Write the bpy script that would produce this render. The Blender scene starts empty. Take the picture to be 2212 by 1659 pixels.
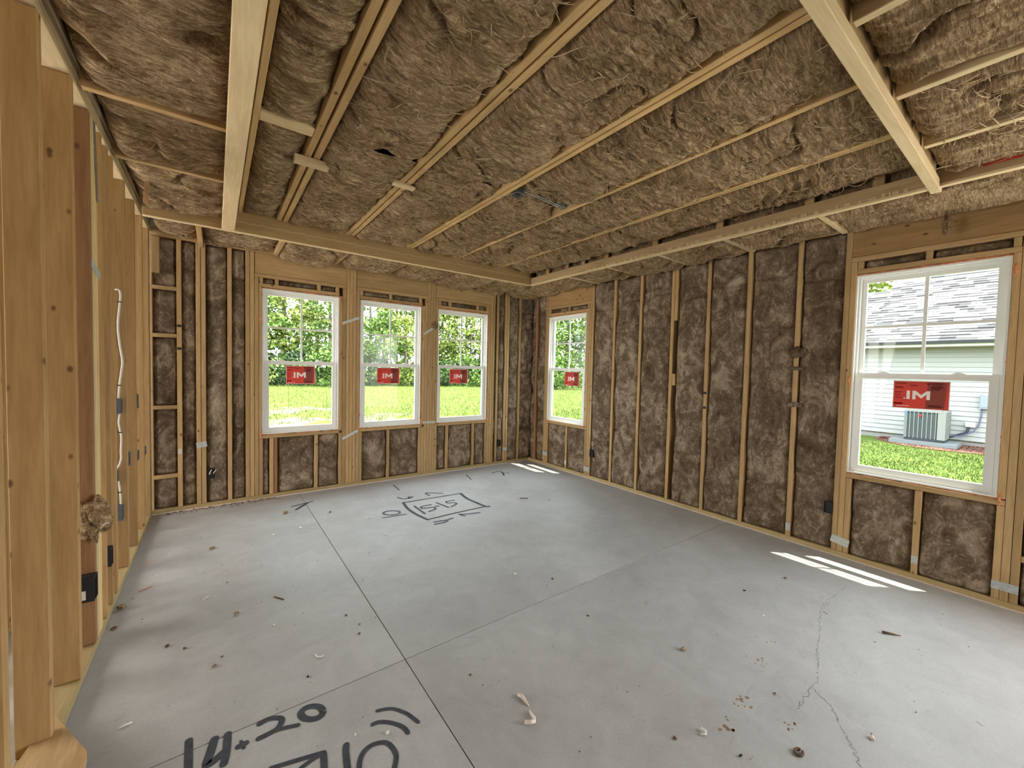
import bpy, bmesh, math, random
import numpy as np
from mathutils import Matrix, Vector
random.seed(7)
S = bpy.context.scene
COL = S.collection
R = math.radians

# ------------------------------------------------------------------ camera
cam_d = bpy.data.cameras.new('camera')
cam = bpy.data.objects.new('camera', cam_d); COL.objects.link(cam)
cam_d.sensor_width = 36.0
cam_d.lens = 868.83 * 36.0 / 2212.0
cam_d.clip_start = 0.02; cam_d.clip_end = 600
_M = np.array([[0.80493818, -0.00340831, 0.5933489],
               [-0.5929118, -0.04342304, 0.80409579],
               [0.0230244, -0.99905096, -0.03697369]])
m4 = Matrix.Identity(4)
for i in range(3):
    m4[i][0] = _M[i][0]; m4[i][1] = -_M[i][1]; m4[i][2] = -_M[i][2]
m4[0][3], m4[1][3], m4[2][3] = 0.0, 0.0, 1.47
cam.matrix_world = m4
S.camera = cam

# ------------------------------------------------------------------ sky, sun, exposure
SKY_STRENGTH = 4.3
SUN_STRENGTH = 9.2
world = bpy.data.worlds.new('world'); S.world = world; world.use_nodes = True
wn = world.node_tree; wn.nodes.clear()
wo = wn.nodes.new('ShaderNodeOutputWorld'); wb = wn.nodes.new('ShaderNodeBackground')
wb.inputs['Color'].default_value = (0.88, 0.955, 1.0, 1); wb.inputs['Strength'].default_value = SKY_STRENGTH
wn.links.new(wb.outputs[0], wo.inputs[0])
sd = bpy.data.lights.new('sun', 'SUN'); sd.energy = SUN_STRENGTH; sd.angle = R(0.6); sd.color = (1.0, 0.93, 0.74)
so = bpy.data.objects.new('sun', sd); COL.objects.link(so)
so.rotation_euler = Vector((-0.222, 0.212, -1.0)).to_track_quat('-Z', 'Y').to_euler()
so.location = (6, -6, 20)
# two added fill lamps, out of view, to brighten the room
def area(name, loc, target, sx, sy, power, color=(1, 1, 1)):
    d = bpy.data.lights.new(name, 'AREA'); d.shape = 'RECTANGLE'; d.size = sx; d.size_y = sy; d.energy = power; d.color = color
    o = bpy.data.objects.new(name, d); COL.objects.link(o); o.location = loc
    o.rotation_euler = (Vector(target) - Vector(loc)).to_track_quat('-Z', 'Y').to_euler()
    return o
area('fill_lamp_side', (3.95, -1.85, 1.3), (0.2, 1.6, 1.5), 1.9, 2.1, 52, (1.0, 0.93, 0.84))
area('fill_lamp_hall', (-3.9, 3.7, 1.35), (1.0, 2.6, 1.2), 3.2, 1.9, 150, (1.0, 0.95, 0.86))
S.view_settings.view_transform = 'Standard'; S.view_settings.look = 'None'
S.view_settings.exposure = 1.12; S.view_settings.gamma = 1.0; S.view_settings.use_curve_mapping = False

# ------------------------------------------------------------------ dimensions
XL, XR, YB = -0.489, 4.104, 5.069          # stud faces
YF = -1.5                                   # rear edge of the framing and wool
YR = -3.6                                   # rear edge of the building shell
PLT = 0.038                                 # thickness of a 2x
ZP = 2.645                                  # underside of top plates
ZL = 2.672
DEP = 0.089
XTL, XTR, YT, YN, ZS = 0.136, 3.493, 4.310, 0.513, 2.62
ZJ = 2.785                                  # underside of tray joists

# ------------------------------------------------------------------ materials
def newmat(name):
    m = bpy.data.materials.new(name); m.use_nodes = True
    nt = m.node_tree; b = nt.nodes['Principled BSDF']
    b.inputs['Specular IOR Level'].default_value = 0.25
    return m, nt, b
def nd(nt, t, **k):
    n = nt.nodes.new(t)
    for a, v in k.items():
        if a.startswith('i_'): n.inputs[a[2:].replace('_', ' ')].default_value = v
        else: setattr(n, a, v)
    return n
def ramp(nt, src, stops):
    r = nt.nodes.new('ShaderNodeValToRGB'); e = r.color_ramp.elements
    e[0].position, e[0].color = stops[0][0], (*stops[0][1], 1)
    e[1].position, e[1].color = stops[-1][0], (*stops[-1][1], 1)
    for p, c in stops[1:-1]:
        x = e.new(p); x.color = (*c, 1)
    nt.links.new(src, r.inputs[0]); return r.outputs[0]
def mixc(nt, a, b, f, mode='MIX'):
    m = nt.nodes.new('ShaderNodeMix'); m.data_type = 'RGBA'; m.blend_type = mode
    for s, v in ((6, a), (7, b), (0, f)):
        if hasattr(v, 'links') or hasattr(v, 'is_output'): nt.links.new(v, m.inputs[s])
        elif s == 0: m.inputs[0].default_value = v
        else: m.inputs[s].default_value = (*v, 1)
    return m.outputs[2]
def mth(nt, op, a, b=None, c=None):
    m = nt.nodes.new('ShaderNodeMath'); m.operation = op
    for i, v in enumerate((a, b, c)):
        if v is None: continue
        if hasattr(v, 'is_output'): nt.links.new(v, m.inputs[i])
        else: m.inputs[i].default_value = v
    return m.outputs[0]
def coords(nt, scale, rnd=True, kind='Object'):
    tc = nt.nodes.new('ShaderNodeTexCoord'); mp = nt.nodes.new('ShaderNodeMapping')
    nt.links.new(tc.outputs[kind], mp.inputs[0]); mp.inputs['Scale'].default_value = scale
    if rnd:
        oi = nt.nodes.new('ShaderNodeObjectInfo')
        cx = nt.nodes.new('ShaderNodeCombineXYZ')
        for i, k in enumerate((37.0, 91.0, 53.0)):
            nt.links.new(mth(nt, 'MULTIPLY', oi.outputs['Random'], k), cx.inputs[i])
        nt.links.new(cx.outputs[0], mp.inputs['Location'])
        return mp.outputs[0], oi.outputs['Random']
    return mp.outputs[0], None
def noise(nt, vec, scale, detail=3, rough=0.5, dist=0.0):
    n = nd(nt, 'ShaderNodeTexNoise'); nt.links.new(vec, n.inputs['Vector'])
    n.inputs['Scale'].default_value = scale; n.inputs['Detail'].default_value = detail
    n.inputs['Roughness'].default_value = rough; n.inputs['Distortion'].default_value = dist
    return n.outputs['Fac']
def bump(nt, b, h, strength=0.3, dist=0.01):
    bp = nt.nodes.new('ShaderNodeBump'); bp.inputs['Strength'].default_value = strength; bp.inputs['Distance'].default_value = dist
    nt.links.new(h, bp.inputs['Height']); nt.links.new(bp.outputs[0], b.inputs['Normal'])

def plain(name, col, rough=0.6, spec=0.25, metal=0.0, var=0.0, vs=20):
    m, nt, b = newmat(name)
    b.inputs['Roughness'].default_value = rough; b.inputs['Specular IOR Level'].default_value = spec; b.inputs['Metallic'].default_value = metal
    if var:
        v, _ = coords(nt, (1, 1, 1))
        n = noise(nt, v, vs, 4)
        c = ramp(nt, n, [(0.3, tuple(x * (1 - var) for x in col)), (0.7, tuple(min(1, x * (1 + var)) for x in col))])
        nt.links.new(c, b.inputs['Base Color'])
    else: b.inputs['Base Color'].default_value = (*col, 1)
    return m

def wood(name, axis, lo, hi, knots=True):
    m, nt, b = newmat(name)
    sc = [1.0, 1.0, 1.0]; sc[axis] = 0.09
    v, rnd = coords(nt, sc)
    g1 = noise(nt, v, 26, 4, 0.6, 0.6); g2 = noise(nt, v, 110, 2, 0.5)
    g = mth(nt, 'ADD', mth(nt, 'MULTIPLY', g1, 0.7), mth(nt, 'MULTIPLY', g2, 0.3))
    mid = tuple((a + c) / 2 for a, c in zip(lo, hi))
    col = ramp(nt, g, [(0.30, lo), (0.5, mid), (0.68, hi)])
    tint = ramp(nt, rnd, [(0.0, (0.80, 0.78, 0.74)), (0.5, (1.0, 1.0, 1.0)), (1.0, (1.10, 1.07, 1.0))])
    col = mixc(nt, col, tint, 1.0, 'MULTIPLY')
    if knots:
        sc2 = [1.0, 1.0, 1.0]; sc2[axis] = 0.62
        v2, _ = coords(nt, sc2)
        vo = nt.nodes.new('ShaderNodeTexVoronoi'); nt.links.new(v2, vo.inputs['Vector']); vo.inputs['Scale'].default_value = 12.0
        k = ramp(nt, vo.outputs['Distance'], [(0.0, (1, 1, 1)), (0.08, (0.75, 0.75, 0.75)), (0.145, (0, 0, 0))])
        pick = nt.nodes.new('ShaderNodeSeparateColor'); nt.links.new(vo.outputs['Color'], pick.inputs[0])
        sel = mth(nt, 'GREATER_THAN', pick.outputs[0], 0.42)
        kk = mth(nt, 'MULTIPLY', k, sel)
        col = mixc(nt, col, (0.10, 0.045, 0.018), kk)
    nt.links.new(col, b.inputs['Base Color']); b.inputs['Roughness'].default_value = 0.75
    bump(nt, b, g, 0.25, 0.002)
    return m
PLO, PHI = (0.37, 0.235, 0.108), (0.56, 0.39, 0.205)
WX, WY, WZ = (wood('pine_%s' % a, i, PLO, PHI) for i, a in enumerate('xyz'))
JY_ = wood('joist_pine_y', 1, (0.50, 0.32, 0.14), (0.70, 0.49, 0.25))
LSZ = wood('hall_side_pine_z', 2, (0.30, 0.180, 0.076), (0.45, 0.295, 0.14))
DZ = wood('reddish_pine', 2, (0.24, 0.125, 0.06), (0.36, 0.20, 0.10))
HX = wood('header_pine_x', 0, (0.37, 0.235, 0.105), (0.54, 0.365, 0.18))
HY = wood('header_pine_y', 1, (0.33, 0.195, 0.08), (0.49, 0.315, 0.145))
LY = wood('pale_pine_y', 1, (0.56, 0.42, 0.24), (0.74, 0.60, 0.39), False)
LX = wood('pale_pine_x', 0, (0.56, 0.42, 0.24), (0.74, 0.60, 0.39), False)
LZ = wood('laminated_pine', 2, (0.50, 0.36, 0.17), (0.74, 0.58, 0.33), False)
TX = wood('treated_plate_x', 0, (0.36, 0.27, 0.13), (0.50, 0.39, 0.21), False)
TY = wood('treated_plate_y', 1, (0.36, 0.27, 0.13), (0.50, 0.39, 0.21), False)
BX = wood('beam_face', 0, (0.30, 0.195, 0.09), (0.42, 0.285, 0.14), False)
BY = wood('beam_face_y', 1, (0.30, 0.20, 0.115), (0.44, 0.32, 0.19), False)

def wool(name, dark, mid, light, strands, wall=False):
    m, nt, b = newmat(name)
    v, _ = coords(nt, strands); v3, _ = coords(nt, (1, 1, 1))
    if wall:
        n1 = noise(nt, v, 6.5, 4, 0.55, 1.6); nf = noise(nt, v, 38, 3, 0.6, 1.5)
        n3 = noise(nt, v3, 3.0, 3, 0.6, 0.5)
        wa = noise(nt, v, 10.5, 2, 0.5, 4.5)
        wl = nd(nt, 'ShaderNodeMapRange'); nt.links.new(wa, wl.inputs[0]); wl.inputs[1].default_value = 0.52; wl.inputs[2].default_value = 0.70; wl = wl.outputs[0]
        wb2 = noise(nt, v, 17, 2, 0.5, 5.0)
        l2 = mth(nt, 'MAXIMUM', mth(nt, 'SUBTRACT', 1.0, mth(nt, 'MULTIPLY', mth(nt, 'ABSOLUTE', mth(nt, 'SUBTRACT', wb2, 0.5)), 22.0)), 0.0)
        wl = mth(nt, 'MULTIPLY', wl, mth(nt, 'ADD', 0.55, mth(nt, 'MULTIPLY', l2, 0.6)))
        n2 = noise(nt, v3, 260, 2, 0.7, 0.3)
        wv = nd(nt, 'ShaderNodeTexWave'); wv.bands_direction = 'X'
        wy = nd(nt, 'ShaderNodeTexWave'); wy.bands_direction = 'Y'
        vs, _ = coords(nt, (1.0, 1.0, 0.02))
        for w_ in (wv, wy):
            nt.links.new(vs, w_.inputs['Vector']); w_.inputs['Scale'].default_value = 42.0; w_.inputs['Distortion'].default_value = 1.2; w_.inputs['Detail'].default_value = 1.0
        comb = mth(nt, 'ADD', wv.outputs['Fac'], wy.outputs['Fac'])
        f = mth(nt, 'ADD', mth(nt, 'ADD', mth(nt, 'MULTIPLY', n1, 0.42), mth(nt, 'MULTIPLY', nf, 0.16)), mth(nt, 'ADD', mth(nt, 'MULTIPLY', n2, 0.05), mth(nt, 'MULTIPLY', n3, 0.32)))
        f = mth(nt, 'ADD', f, mth(nt, 'MULTIPLY', comb, 0.022))
        f = mth(nt, 'ADD', f, mth(nt, 'MULTIPLY', wl, 0.11))
    else:
        n1 = noise(nt, v, 13, 5, 0.6, 1.8); nf = noise(nt, v, 62, 3, 0.65, 1.4)
        n2 = noise(nt, v3, 260, 2, 0.7, 0.3); n3 = noise(nt, v3, 2.6, 3, 0.6, 0.8)
        wa = noise(nt, v, 8.5, 3, 0.55, 3.2)
        wl = mth(nt, 'MAXIMUM', mth(nt, 'SUBTRACT', 1.0, mth(nt, 'MULTIPLY', mth(nt, 'ABSOLUTE', mth(nt, 'SUBTRACT', wa, 0.52)), 13.0)), 0.0)
        f = mth(nt, 'ADD', mth(nt, 'ADD', mth(nt, 'MULTIPLY', n1, 0.46), mth(nt, 'MULTIPLY', nf, 0.26)), mth(nt, 'ADD', mth(nt, 'MULTIPLY', n2, 0.08), mth(nt, 'MULTIPLY', n3, 0.18)))
        f = mth(nt, 'ADD', f, mth(nt, 'MULTIPLY', wl, 0.06))
    c = ramp(nt, f, [(0.37, dark), (0.50, mid), (0.63, light)])
    nt.links.new(c, b.inputs['Base Color']); b.inputs['Roughness'].default_value = 1.0; b.inputs['Specular IOR Level'].default_value = 0.0
    hh = mth(nt, 'ADD', mth(nt, 'ADD', mth(nt, 'MULTIPLY', n1, 0.8), mth(nt, 'MULTIPLY', wl, 0.15)), mth(nt, 'ADD', mth(nt, 'MULTIPLY', nf, 0.35), mth(nt, 'MULTIPLY', n2, 0.12)))
    bump(nt, b, hh, 0.9 if wall else 1.0, 0.010 if wall else 0.022)
    return m
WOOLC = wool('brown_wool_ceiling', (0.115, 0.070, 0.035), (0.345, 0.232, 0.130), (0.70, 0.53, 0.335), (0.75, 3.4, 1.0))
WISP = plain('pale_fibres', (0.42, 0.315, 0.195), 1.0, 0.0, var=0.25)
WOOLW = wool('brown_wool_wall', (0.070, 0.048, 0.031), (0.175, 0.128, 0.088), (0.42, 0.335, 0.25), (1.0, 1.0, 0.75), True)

M_VINYL = plain('white_vinyl', (0.80, 0.81, 0.79), 0.35, 0.5)
M_FOAM = plain('orange_foam', (0.62, 0.24, 0.11), 0.8, var=0.35, vs=60)
M_STEEL = plain('galvanised_steel', (0.46, 0.49, 0.48), 0.45, 0.5, 0.3, 0.2, 80)
M_DSTEEL = plain('perforated_steel', (0.20, 0.21, 0.20), 0.5, 0.5, 0.4, 0.4, 120)
M_BLACK = plain('black_plastic', (0.02, 0.02, 0.022), 0.5)
M_GREYBOX = plain('blue_grey_plastic', (0.10, 0.115, 0.13), 0.5)
M_LABEL = plain('pale_label', (0.62, 0.60, 0.56), 0.7, var=0.15, vs=200)
M_CABLE = plain('white_cable', (0.72, 0.70, 0.66), 0.5)
M_WHITE = plain('white_debris', (0.78, 0.77, 0.74), 0.8)
M_PAINT = plain('black_spray_paint', (0.055, 0.062, 0.078), 0.7, var=0.25, vs=40)
M_PAINTB = plain('faded_blue_black_paint', (0.075, 0.09, 0.125), 0.7, var=0.35, vs=30)
M_CRACK = plain('crack_dark', (0.16, 0.155, 0.15), 1.0)
M_JOINT = plain('joint_dirt', (0.10, 0.085, 0.07), 1.0, var=0.3, vs=60)
M_GASKET = plain('sill_gasket', (0.72, 0.62, 0.57), 0.8, var=0.15, vs=60)
M_OSB = plain('sheathing', (0.20, 0.17, 0.12), 0.9, var=0.3, vs=15)
M_RED = plain('red_mark', (0.55, 0.07, 0.04), 0.6)
M_BARK = plain('brown_debris', (0.13, 0.085, 0.055), 0.9, var=0.4, vs=90)
M_PINK = plain('pink_debris', (0.60, 0.34, 0.28), 0.8)
M_CHALK = plain('orange_chalk', (0.60, 0.30, 0.20), 0.9, var=0.3, vs=60)

def concrete():
    m, nt, b = newmat('concrete')
    v, _ = coords(nt, (1, 1, 1), False)
    a = noise(nt, v, 1.1, 5, 0.6, 0.6); c = noise(nt, v, 6, 5, 0.6, 1.0); f = noise(nt, v, 90, 3, 0.6)
    s = mth(nt, 'ADD', mth(nt, 'ADD', mth(nt, 'MULTIPLY', a, 0.5), mth(nt, 'MULTIPLY', c, 0.32)), mth(nt, 'MULTIPLY', f, 0.18))
    col = ramp(nt, s, [(0.32, (0.325, 0.318, 0.318)), (0.5, (0.410, 0.411, 0.418)), (0.68, (0.505, 0.510, 0.525))])
    v2, _ = coords(nt, (0.6, 1.6, 1), False)
    d = noise(nt, v2, 9, 4, 0.7, 1.5)
    dd = ramp(nt, d, [(0.60, (0, 0, 0)), (0.74, (1, 1, 1))])
    col = mixc(nt, col, (0.25, 0.24, 0.235), mth(nt, 'MULTIPLY', dd, 0.35))
    nt.links.new(col, b.inputs['Base Color'])
    rr = nt.nodes.new('ShaderNodeMapRange'); nt.links.new(c, rr.inputs[0]); rr.inputs[3].default_value = 0.42; rr.inputs[4].default_value = 0.68
    nt.links.new(rr.outputs[0], b.inputs['Roughness']); b.inputs['Specular IOR Level'].default_value = 0.38
    bump(nt, b, s, 0.12, 0.01)
    return m
M_CONC = concrete()

def glass():
    m = bpy.data.materials.new('window_glass'); m.use_nodes = True; nt = m.node_tree; nt.nodes.clear()
    o = nt.nodes.new('ShaderNodeOutputMaterial'); t = nt.nodes.new('ShaderNodeBsdfTransparent'); g = nt.nodes.new('ShaderNodeBsdfGlossy')
    t.inputs[0].default_value = (0.94, 0.97, 0.955, 1); g.inputs['Roughness'].default_value = 0.02
    ge = nt.nodes.new('ShaderNodeNewGeometry'); dp = nt.nodes.new('ShaderNodeVectorMath'); dp.operation = 'DOT_PRODUCT'
    nt.links.new(ge.outputs['Normal'], dp.inputs[0]); nt.links.new(ge.outputs['Incoming'], dp.inputs[1])
    q = mth(nt, 'POWER', mth(nt, 'SUBTRACT', 1.0, mth(nt, 'ABSOLUTE', dp.outputs['Value'])), 5.0)
    fac = mth(nt, 'ADD', mth(nt, 'MULTIPLY', q, 0.7), 0.010)
    mx = nt.nodes.new('ShaderNodeMixShader'); nt.links.new(fac, mx.inputs[0])
    nt.links.new(t.outputs[0], mx.inputs[1]); nt.links.new(g.outputs[0], mx.inputs[2]); nt.links.new(mx.outputs[0], o.inputs[0])
    return m
M_GLASS = glass()
def film(name, col, tr=0.5):
    m = bpy.data.materials.new(name); m.use_nodes = True; nt = m.node_tree; nt.nodes.clear()
    o = nt.nodes.new('ShaderNodeOutputMaterial'); d = nt.nodes.new('ShaderNodeBsdfDiffuse'); t = nt.nodes.new('ShaderNodeBsdfTranslucent')
    d.inputs[0].default_value = (*col, 1); t.inputs[0].default_value = (*col, 1)
    mx = nt.nodes.new('ShaderNodeMixShader'); mx.inputs[0].default_value = tr
    nt.links.new(d.outputs[0], mx.inputs[1]); nt.links.new(t.outputs[0], mx.inputs[2]); nt.links.new(mx.outputs[0], o.inputs[0])
    return m
M_FRED = film('red_film', (0.58, 0.125, 0.105), 0.45); M_FDARK = film('dark_red_film', (0.40, 0.11, 0.09), 0.3); M_FWHITE = film('white_film', (0.97, 0.94, 0.90), 0.1)
M_FPRINT = film('dark_print', (0.14, 0.02, 0.02)); M_FBRIGHT = film('bright_red_film', (0.50, 0.015, 0.015))

# ------------------------------------------------------------------ object helpers
def link(name, me, mats, parent=None, loc=(0, 0, 0), rot=(0, 0, 0), smooth=False):
    o = bpy.data.objects.new(name, me); COL.objects.link(o)
    if mats is not None and len(me.materials) == 0:
        for q in (mats if isinstance(mats, (list, tuple)) else [mats]): me.materials.append(q)
    o.location = loc; o.rotation_euler = rot
    if parent is not None: o.parent = parent
    if smooth: me.polygons.foreach_set('use_smooth', [True] * len(me.polygons))
    return o
def empty(name, loc=(0, 0, 0), rot=(0, 0, 0), parent=None):
    o = bpy.data.objects.new(name, None); COL.objects.link(o); o.location = loc; o.rotation_euler = rot; o.empty_display_size = 0.1
    if parent: o.parent = parent
    return o
def tag(o, label=None, cat=None, group=None, kind=None):
    if label: o['label'] = label
    if cat: o['category'] = cat
    if group: o['group'] = group
    if kind: o['kind'] = kind
    return o
class MB:
    def __init__(s): s.v = []; s.f = []; s.mi = []
    def add(s, vs, fs, mi=0):
        n = len(s.v); s.v += [tuple(p) for p in vs]; s.f += [tuple(i + n for i in f) for f in fs]; s.mi += [mi] * len(fs)
    def box(s, x0, x1, y0, y1, z0, z1, mi=0):
        s.add([(x0, y0, z0), (x1, y0, z0), (x1, y1, z0), (x0, y1, z0), (x0, y0, z1), (x1, y0, z1), (x1, y1, z1), (x0, y1, z1)],
              [(0, 3, 2, 1), (4, 5, 6, 7), (0, 1, 5, 4), (1, 2, 6, 5), (2, 3, 7, 6), (3, 0, 4, 7)], mi)
    def prism(s, pts, a, b, plane='xy', mi=0):
        n = len(pts)
        def P(p, h): return {'xy': (p[0], p[1], h), 'xz': (p[0], h, p[1]), 'yz': (h, p[0], p[1])}[plane]
        s.add([P(p, a) for p in pts] + [P(p, b) for p in pts],
              [tuple(range(n))[::-1], tuple(range(n, 2 * n))] + [(i, (i + 1) % n, n + (i + 1) % n, n + i) for i in range(n)], mi)
    def tube(s, pts, r, seg=8, mi=0):
        pts = [Vector(p) for p in pts]; rings = []
        for i, p in enumerate(pts):
            d = (pts[min(i + 1, len(pts) - 1)] - pts[max(i - 1, 0)]).normalized()
            a = d.orthogonal().normalized() if i == 0 else (prev - d * prev.dot(d)).normalized()
            prev = a; b = d.cross(a)
            rr = r[i] if isinstance(r, (list, tuple)) else r
            rings.append([p + (a * math.cos(2 * math.pi * k / seg) + b * math.sin(2 * math.pi * k / seg)) * rr for k in range(seg)])
        vs = [q for g in rings for q in g]; fs = []
        for i in range(len(rings) - 1):
            for k in range(seg):
                k2 = (k + 1) % seg; fs.append((i * seg + k, i * seg + k2, (i + 1) * seg + k2, (i + 1) * seg + k))
        fs.append(tuple(range(seg))[::-1]); fs.append(tuple((len(rings) - 1) * seg + k for k in range(seg)))
        s.add(vs, fs, mi)
    def mesh(s, name):
        me = bpy.data.meshes.new(name); me.from_pydata(s.v, [], s.f)
        if any(s.mi): me.polygons.foreach_set('material_index', s.mi)
        me.update(); return me
    def build(s, name, mats, parent=None, loc=(0, 0, 0), rot=(0, 0, 0), smooth=False):
        return link(name, s.mesh(name), mats, parent, loc, rot, smooth)
_cache = {}
def box(name, x0, x1, y0, y1, z0, z1, mat, parent=None, ch=0.0025):
    """a board: its origin at its low corner, edges eased"""
    dx, dy, dz = round(x1 - x0, 4), round(y1 - y0, 4), round(z1 - z0, 4)
    key = (dx, dy, dz, mat.name, ch)
    if key not in _cache:
        bm = bmesh.new(); bmesh.ops.create_cube(bm, size=1.0)
        for v in bm.verts: v.co = Vector(((v.co.x + .5) * dx, (v.co.y + .5) * dy, (v.co.z + .5) * dz))
        if ch and min(dx, dy, dz) > 3 * ch: bmesh.ops.bevel(bm, geom=list(bm.edges), offset=ch, segments=1, affect='EDGES')
        me = bpy.data.meshes.new(name); bm.to_mesh(me); bm.free(); me.materials.append(mat); _cache[key] = me
    o = bpy.data.objects.new(name, _cache[key]); COL.objects.link(o); o.location = (x0, y0, z0)
    if parent is not None: o.parent = parent
    return o

# ------------------------------------------------------------------ noise in numpy
def _h(ix, iy, s):
    n = (ix.astype(np.int64) * 374761393 + iy.astype(np.int64) * 668265263 + s * 1274126177) & 0xffffffff
    n = ((n ^ (n >> 13)) * 1274126177) & 0xffffffff
    return ((n ^ (n >> 16)) & 0xffff) / 65535.0
def vn(x, y, s=0):
    ix = np.floor(x); iy = np.floor(y); fx = x - ix; fy = y - iy
    fx = fx * fx * (3 - 2 * fx); fy = fy * fy * (3 - 2 * fy)
    a = _h(ix, iy, s); b = _h(ix + 1, iy, s); c = _h(ix, iy + 1, s); d = _h(ix + 1, iy + 1, s)
    return (a * (1 - fx) + b * fx) * (1 - fy) + (c * (1 - fx) + d * fx) * fy
def ridge(x, y, s=0): return 1 - np.abs(2 * vn(x, y, s) - 1)
def sheet(name, U, V, P, mat, parent, smooth=True):
    """grid mesh from arrays P[3]"""
    ny, nx = U.shape
    co = np.stack([p.ravel() for p in P], 1)
    i = np.arange(ny * nx).reshape(ny, nx)
    f = np.stack([i[:-1, :-1].ravel(), i[:-1, 1:].ravel(), i[1:, 1:].ravel(), i[1:, :-1].ravel()], 1)
    me = bpy.data.meshes.new(name)
    me.vertices.add(len(co)); me.vertices.foreach_set('co', co.astype(np.float32).ravel())
    me.loops.add(f.size); me.loops.foreach_set('vertex_index', f.ravel().astype(np.int32))
    me.polygons.add(len(f)); me.polygons.foreach_set('loop_start', np.arange(0, f.size, 4, dtype=np.int32))
    me.update(calc_edges=True); me.polygons.foreach_set('use_smooth', [True] * len(f))
    return link(name, me, mat, parent)
def edge_fall(d, w): 
    t = np.clip(d / w, 0, 1); return 1 - np.sqrt(np.clip(1 - (1 - t) ** 2, 0, 1))
SEED = [10]
def wall_batt(parent, side, a0, a1, z0, z1, res=0.014, puff=0.0, rough=1.0):
    """glass wool filling one bay of a wall, a0..a1 along the wall"""
    SEED[0] += 1; s = SEED[0]
    nx = max(5, int((a1 - a0) / res)); ny = max(5, int((z1 - z0) / res))
    U, V = np.meshgrid(np.linspace(a0, a1, nx), np.linspace(z0, z1, ny))
    wu = U + 0.06 * (vn(U * 6, V * 5, s) - .5) + 0.02 * (vn(U * 20, V * 16, s + 5) - .5)
    wv = V + 0.10 * (vn(U * 5, V * 4, s + 1) - .5) + 0.03 * (vn(U * 18, V * 14, s + 6) - .5)
    h = 0.034 * (vn(wu * 6, wv * 3.6, s + 2) - .5) + 0.013 * (vn(wu * 14, wv * 9, s + 3) - .5) + 0.006 * (ridge(wu * 22, wv * 13, s + 4) - .6) + 0.003 * (vn(wu * 60, wv * 45, s + 8) - .5)
    cr = np.clip((ridge(wu * 3.1 + 4, wv * 2.3 + 7, s + 12) - 0.93) / 0.07, 0, 1); h = h - 0.012 * cr
    h *= rough
    du = np.minimum(U - a0, a1 - U); dv = np.minimum(V - z0, z1 - V)
    h = h + puff - 0.012 - 0.040 * edge_fall(du, 0.045 + 0.03 * vn(V * 6, U * 0, s + 9)) - 0.03 * edge_fall(dv, 0.035)
    if z1 - z0 > 1.6:                                   # butt joint where two pieces meet
        for zz in (2.33 + 0.05 * math.sin(s * 2.1), 0.45 + 0.5 * ((s * 0.37) % 1)):
            h = h - 0.022 * np.exp(-((V - zz - 0.02 * (vn(U * 12, U * 0, s + 7) - .5)) / 0.010) ** 2)
    h = np.clip(h, -0.07, 0.03)
    if side == 'back': P = (U, YB - h, V)
    else: P = (XR - h, U, V)
    return sheet('insulation_batt', U, V, P, WOOLW, parent)
DENTS = [(1.80, 2.33, 2.38, 2.62, 0.100), (0.58, 0.97, 4.66, 4.77, 0.035), (3.0, 3.5, 4.55, 4.66, 0.035)]
def ceil_batt(parent, x0, x1, y0, y1, zbot, res=0.0105, across='x', sag=0.03, amp=1.0, mess=1.0):
    SEED[0] += 1; s = SEED[0]
    rx, ry = (res * 1.1, res * 0.62) if across == 'x' else (res * 0.62, res * 1.1)
    nx = max(5, int((x1 - x0) / rx)); ny = max(5, int((y1 - y0) / ry))
    U, V = np.meshgrid(np.linspace(x0, x1, nx), np.linspace(y0, y1, ny))
    a, b = (U, V) if across == 'x' else (V, U)          # strands run along a
    mid = (x0 + x1) / 2 if across == 'x' else (y0 + y1) / 2
    b2 = b + 0.50 * (a - mid) ** 2 * (1 if across == 'x' else 0) + mess * (0.15 * (vn(a * 3.2, b * 2.4, s) - .5) + 0.055 * (vn(a * 9, b * 7, s + 1) - .5) + 0.016 * (vn(a * 26, b * 22, s + 11) - .5))
    a2 = a + mess * 0.08 * (vn(a * 4, b * 5, s + 2) - .5)
    h = 0.030 * (vn(a2 * 2.5, b2 * 4, s + 3) - .45)
    h += 0.030 * (ridge(a2 * 2.2, b2 * 11, s + 4) ** 1.5 - .45)
    h += 0.022 * (ridge(a2 * 4.0, b2 * 25, s + 5) ** 1.4 - .45)
    h += 0.012 * (ridge(a2 * 7.0, b2 * 52, s + 6) ** 1.3 - .5)
    h += 0.0045 * (ridge(a2 * 12, b2 * 95, s + 13) - .5)
    h *= amp
    deep = np.clip((ridge(a2 * 2.4 + 5, b2 * 6 + 3, s + 8) - 0.88) / 0.12, 0, 1) * np.clip(vn(a2 * 3, b2 * 4, s + 14) * 2 - 0.7, 0, 1)
    h = h - 0.09 * amp * deep
    d = np.minimum(np.minimum(U - x0, x1 - U), np.minimum(V - y0, y1 - V) + 0.01)
    h = h + sag - (0.060 + sag) * edge_fall(d, 0.10 + 0.05 * vn(U * 5, V * 5, s + 7))
    for dx0, dx1, dy0, dy1, dd in DENTS:
        q = np.minimum(np.minimum(U - dx0, dx1 - U), np.minimum(V - dy0, dy1 - V)); h = h - dd * np.clip(q / 0.05 + 0.6, 0, 1)
    return sheet('insulation_batt', U, V, (U, V, zbot - np.clip(h, -0.12, 0.10)), WOOLC, parent)

# ================================================================== ROOM SHELL
def strct(name, mb, mats): return tag(mb.build(name, mats), kind='structure')
WB = [(0.402, 1.180), (1.425, 2.216), (2.452, 3.270)]     # back windows, x range
WR = [(3.880, 4.645), (0.203, 0.985)]                      # right windows, y range
WZ0, WZ1 = 0.702, 2.272

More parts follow.
